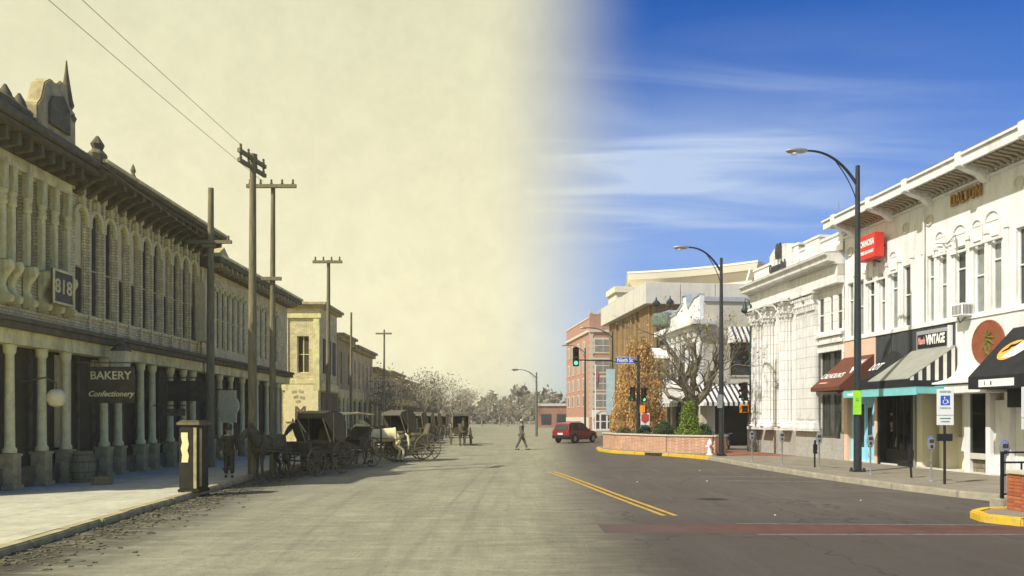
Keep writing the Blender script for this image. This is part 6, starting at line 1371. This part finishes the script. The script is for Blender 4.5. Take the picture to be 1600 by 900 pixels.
# hydrant
p_ = side(1109,711); t = thing('fire_hydrant', 'small white fire hydrant at the end of the planter', 'hydrant', p_)
MB().lathe([(.17,0),(.17,.05),(.11,.07),(.105,.5),(.13,.52),(.13,.56),(.115,.6),(.09,.68),(.04,.73),(.03,.78)],16).build('barrel', M_wht, t, smooth=True)
for a in ((-1,0),(1,0),(0,-1)): MB().lathe([(.055,0),(.055,.05),(.065,.055),(.065,.09),(.02,.11)],10).xf(Matrix.Translation((a[0]*.09,a[1]*.09,.42)) @ (Matrix.Rotation(R(90)*a[0],4,'Y') if a[0] else Matrix.Rotation(R(90),4,'X'))).build('outlet', M_red if a[1] else M_wht, t)

# ------------------------------------------------------------------ railing, brick pier, yellow island in the right foreground
isl = [(24,13.3),(11.4,13.6),(10.1,13.75),(9.4,14.1),(9.05,14.65),(9.2,15.25),(9.7,15.7),(10.5,15.85),(24,15.9)]
slab('island_paving', [(a+.1 if a < 9.4 else a, b+(.12 if b < 14.5 else -.12)) for a, b in isl], -.02, .14, M_walk)
ik = thing('island_kerb', 'chipped yellow kerb around the brick pier island', 'kerb')
for (xa, ya), (xb, yb) in zip(isl, isl[1:]):
    a, b = Vector((xa,ya,0)), Vector((xb,yb,0)); n = max(1, round((b-a).length/.75))
    for i in range(n):
        p, q = a.lerp(b,i/n), a.lerp(b,(i+1)/n); m_ = (p+q)/2; MB().obox((0,0,.06),((q-p).length+.03,.2,.19),rz=math.atan2((q-p).y,(q-p).x)).build('kerb_stone', M_yellow, ik, m_, 0, bevel=.03)
pr_ = thing('brick_pier', 'red brick pier with stone cap on the yellow island', 'pier', (10.07,14.6,.14), R(3))
bm_ = [pm('pier_brick_'+n_, c_, .18, 8, .88, .35, 40) for n_, c_ in (('a',(0.42,0.125,0.05)),('b',(0.36,0.10,0.045)),('c',(0.47,0.155,0.07)))]
MB().box(.012,2.6,.012,.9,0,.72).build('mortar_core', pm('mortar',(0.40,0.32,0.24),.15,8,.95,.3), pr_)
bh, bl = .0715, .215; rows = 9
mh = [MB().box(.005,bl-.005,0,.1,.005,bh-.006).mesh('brick', m_, bevel=.004) for m_ in bm_]; mv = [MB().box(0,.1,.005,bl-.005,.005,bh-.006).mesh('brick', m_, bevel=.004) for m_ in bm_]; hh = [MB().box(.005,.105,0,.1,.005,bh-.006).mesh('brick', m_, bevel=.004) for m_ in bm_]
rr = random.Random(3)
for r_ in range(10):
    z = r_*.0715; x = 0.0
    if r_ % 2: link('brick', rr.choice(hh), pr_, (0,rr.uniform(-.003,.003),z)); x = .1105
    while x < 2.4: link('brick', rr.choice(mh), pr_, (x,rr.uniform(-.003,.003),z)); x += bl
    y_ = .105 if r_ % 2 == 0 else .105
    while y_ < .85: link('brick', rr.choice(mv), pr_, (rr.uniform(-.003,.003),y_,z)); y_ += bl
MB().box(-.04,2.65,-.04,.95,.722,.80).build('stone_cap', M_stonecap, pr_, bevel=.015)
rl = thing('metal_railing', 'black square tube railing behind the brick pier', 'railing', (10.85,17.0,0), R(4))
M_rail = pm('rail_black', (0.012,0.012,0.013), .2, 5, .4, .05, spec=.5)
MB().box(-.03,.03,-.03,.03,.2,1.22).build('post', M_rail, rl, bevel=.004); MB().box(1.97,2.03,-.03,.03,.2,1.22).build('post', M_rail, rl)
for z in (1.222,1.0,.72,.30): MB().box(-.03 if z > 1.2 else .033,2.4,-.02,.02,z-.02,z+.022).build('rail', M_rail, rl)
bal = MB().box(-.01,.01,-.01,.01,.323,.698).mesh('baluster', M_rail)
for i in range(7): link('baluster', bal, rl, (.28+i*.3,0,0))
b2 = MB().box(-.014,.014,-.014,.014,.743,.978).mesh('baluster', M_rail)
for i in range(4): link('baluster', b2, rl, (.45+i*.42,0,0))
MB().box(-.16,.35,-.2,.2,-.02,.2).build('footing', M_kerb, rl, bevel=.02)

# ------------------------------------------------------------------ red car turning into the side street
def car(label, loc, rz, paint, scale=1.0):
    t = thing('parked_car', label, 'car', loc, rz); t.scale = (scale,scale,scale*1.08); t.name = 'red_car'
    # length along x (front +x), width y, z up
    st = [(-2.22,.52,.95,.86),(-2.18,.45,1.0,.90),(-1.6,.30,1.04,.93),(-.4,.28,1.02,.94),(.7,.28,1.0,.94),(1.5,.30,.96,.93),(2.05,.36,.86,.86),(2.2,.45,.74,.74)]
    q = MB(); N_ = 8
    for x, zb, zt, hw in st:
        for a, z in ((hw*.86,zb),(hw*.97,zb+.12),(hw,zb+(zt-zb)*.5),(hw*.95,zt)): q.v.append((x,a,z))
        for a, z in ((hw*.95,zt),(hw,zb+(zt-zb)*.5),(hw*.97,zb+.12),(hw*.86,zb)): q.v.append((x,-a,z))
    for i in range(len(st)-1):
        for k_ in range(N_): q.f.append((i*N_+k_,i*N_+(k_+1) % N_,(i+1)*N_+(k_+1) % N_,(i+1)*N_+k_))
    q.f.append(tuple(range(N_))); q.f.append(tuple(range((len(st)-1)*N_,len(st)*N_)))
    q.build('body', paint, t, smooth=True)
    cs = [(-2.12,1.0,.84,.84),(-1.9,1.55,.78,.70),(-1.5,1.64,.76,.66),(-.3,1.67,.76,.66),(.2,1.60,.77,.66),(1.0,1.0,.86,.80)]
    c_ = MB()
    for x, zt, hb, ht in cs: c_.v += [(x,hb,.99),(x,ht,max(zt,1.0)),(x,-ht,max(zt,1.0)),(x,-hb,.99)]
    for i in range(len(cs)-1):
        for k_ in range(4): c_.f.append((i*4+k_,i*4+(k_+1) % 4,(i+1)*4+(k_+1) % 4,(i+1)*4+k_))
    c_.build('cabin', paint, t, smooth=True)
    for sg in (1,-1):
        for poly in ([(-1.78,1.08),(-1.72,1.48),(-1.12,1.55),(-1.05,1.08)],[(-.98,1.08),(-1.0,1.56),(-.22,1.57),(-.15,1.08)],[(-.08,1.08),(-.12,1.56),(.15,1.52),(.72,1.08)]):
            MB().add([(x, sg*(.865-(z-1.0)*.16+.004), z) for x, z in poly]+[(x, sg*(.845-(z-1.0)*.16), z) for x, z in poly], [(0,1,2,3),(7,6,5,4),(0,4,5,1),(1,5,6,2),(2,6,7,3),(3,7,4,0)]).build('side_window', M_gl, t)
        MB().obox((.72,sg*1.0,1.08),(.12,.2,.14)).build('mirror', paint, t, bevel=.03)
        MB().obox((-2.14,sg*.72,.92),(.14,.22,.34)).build('tail_light', pm('tail_red',(0.45,0.02,0.015),.1,5,.25,0), t, bevel=.02)
        MB().obox((2.10,sg*.62,.70),(.16,.32,.16)).build('headlight', M_wht, t, bevel=.02)
        for x in (-.55,.35): MB().box(x-.1,x+.1,sg*.945,sg*.962,.90,.93).build('door_handle', M_black, t)
    MB().add([(-2.165,-.66,1.06),(-2.165,.66,1.06),(-1.965,.58,1.47),(-1.965,-.58,1.47),(-2.1,-.66,1.06),(-2.1,.66,1.06),(-1.9,.58,1.47),(-1.9,-.58,1.47)], [(0,1,2,3),(7,6,5,4),(0,4,5,1),(1,5,6,2),(2,6,7,3),(3,7,4,0)]).build('rear_window', M_gl, t)
    MB().add([(.28,-.6,1.56),(.28,.6,1.56),(.93,.7,1.06),(.93,-.7,1.06),(.2,-.6,1.5),(.2,.6,1.5),(.85,.7,1.0),(.85,-.7,1.0)], [(0,1,2,3),(7,6,5,4),(0,4,5,1),(1,5,6,2),(2,6,7,3),(3,7,4,0)]).build('windscreen', M_gl, t)
    MB().box(-2.30,-2.1,-.84,.84,.38,.62).build('bumper', M_black, t, bevel=.04); MB().box(2.08,2.27,-.8,.8,.32,.52).build('bumper', M_black, t, bevel=.04); MB().box(-2.255,-2.21,-.26,.26,.68,.82).build('number_plate', M_wht, t)
    ty = MB().lathe([(.2,-.11),(.33,-.11),(.36,-.07),(.36,.07),(.33,.11),(.2,.11)],24).xf(Matrix.Rotation(R(90),4,'X')).mesh('wheel', M_black, True); ri = MB().lathe([(.02,-.1),(.2,-.09),(.21,.09),(.02,.1)],14).xf(Matrix.Rotation(R(90),4,'X')).mesh('rim', M_galv, True)
    for x in (-1.38,1.38):
        for sg in (1,-1): o = link('wheel', ty, t, (x,sg*.84,.36)); link('rim', ri, o, (0,sg*.025,0))
    ar = MB()
    for x in (-1.38,1.38):
        for sg in (1,-1): ar = arch_band(ar, x, .36, .37, .06, sg*.90, sg*.955, 10)
    ar.build('wheel_arch', M_black, t)
    MB().tube([(-1.7,.6,1.70),(.0,.6,1.73)],.02,5).tube([(-1.7,-.6,1.70),(.0,-.6,1.73)],.02,5).build('roof_rail', M_black, t)
    return t
M_car = pm('car_red', (0.25,0.02,0.017), .05, 2, .25, 0.0, spec=.6)
car('red estate car turning into the side street past the planter', (5.0,60.5,0), R(50), M_car, .90)
p_ = (12.6,45.2,WZ); t = thing('motorbike', 'dark motorbike parked in the shade by the bank corner', 'motorbike', p_, R(60)); t.scale = (.85,)*3
for x in (-.68,.68): o = MB().lathe([(.22,-.06),(.30,-.05),(.32,0),(.30,.05),(.22,.06)],20).xf(Matrix.Translation((x,0,.32)) @ Matrix.Rotation(R(90),4,'X')).build('wheel', M_black, t, smooth=True); MB().lathe([(.02,-.05),(.2,-.03),(.2,.03),(.02,.05)],12).xf(Matrix.Translation((x,0,.32)) @ Matrix.Rotation(R(90),4,'X')).build('rim', M_galv, o)
q = MB(); q.tube([(-.68,0,.34),(-.2,0,.5),(.3,0,.8),(.68,0,.34)],.05,6); q.obox((0,0,.42),(.4,.3,.34)); q.build('frame', M_galv, t); q = MB(); q.tube([(.3,0,.82),(.05,0,.9),(-.25,0,.78)],[.1,.17,.1],8); q.build('tank', pm('bike_blue',(0.03,0.05,0.14),.2,5,.3,0), t, smooth=True); q = MB(); q.tube([(-.2,0,.78),(-.5,0,.76),(-.85,0,.86)],[.13,.15,.08],8); q.build('seat', M_black, t, smooth=True); q = MB(); q.tube([(.3,-.36,1.08),(.38,0,1.0),(.3,.36,1.08)],.02,6); q.lathe([(.09,0),(.1,.06),(.05,.12)],10,(.5,0,.86)); q.build('handlebar', M_galv, t)
# ------------------------------------------------------------------ pieces built in one go become objects of their own
def split_pieces(names):
    for o in list(COL.objects):
        base = o.name.split('.')[0]
        if o.type != 'MESH' or base not in names or o.children: continue
        me = o.data; n = len(me.vertices); root = list(range(n))
        def find(i):
            while root[i] != i: root[i] = root[root[i]]; i = root[i]
            return i
        for e in me.edges:
            a, b = find(e.vertices[0]), find(e.vertices[1])
            if a != b: root[a] = b
        groups = {}
        for p in me.polygons: groups.setdefault(find(p.vertices[0]), []).append(p)
        if len(groups) < 2: continue
        for gr in groups.values():
            ids = sorted({i for p in gr for i in p.vertices}); mp_ = {v: k for k, v in enumerate(ids)}
            nm = bpy.data.meshes.new(base); nm.from_pydata([tuple(me.vertices[i].co) for i in ids], [], [[mp_[i] for i in p.vertices] for p in gr])
            for m in me.materials: nm.materials.append(m)
            if gr[0].use_smooth: smoothed(nm)
            c = link(base, nm, o.parent, o.location, o.rotation_euler.z); c.scale = o.scale
        bpy.data.objects.remove(o)
split_pieces({'spring','wheel_arch','shaft','axle','shoe','hoof','ear','awning_frame','board_print','roof_rail','window_bar','pane','bracket','tag_print','small_print','hoop','stall_riser','granite_base','street_window','hood','pilaster_strip','side_panel','poster_print','string_course','rail'})
# ------------------------------------------------------------------ haze over the far end of the street
def haze(density):
    m = bpy.data.materials.new('haze'); m.use_nodes = True; nt = m.node_tree; nt.nodes.clear()
    o = nt.nodes.new('ShaderNodeOutputMaterial'); v = nt.nodes.new('ShaderNodeVolumePrincipled'); v.inputs['Density'].default_value = density; v.inputs['Color'].default_value = (0.92,0.88,0.74,1); v.inputs['Anisotropy'].default_value = 0.1
    nt.links.new(v.outputs[0], o.inputs['Volume'])
    MB().box(-720,720,-170,660,-1.1,19.6).build('haze', m, kind='stuff')
HAZE = 0.0010
if HAZE: haze(HAZE)
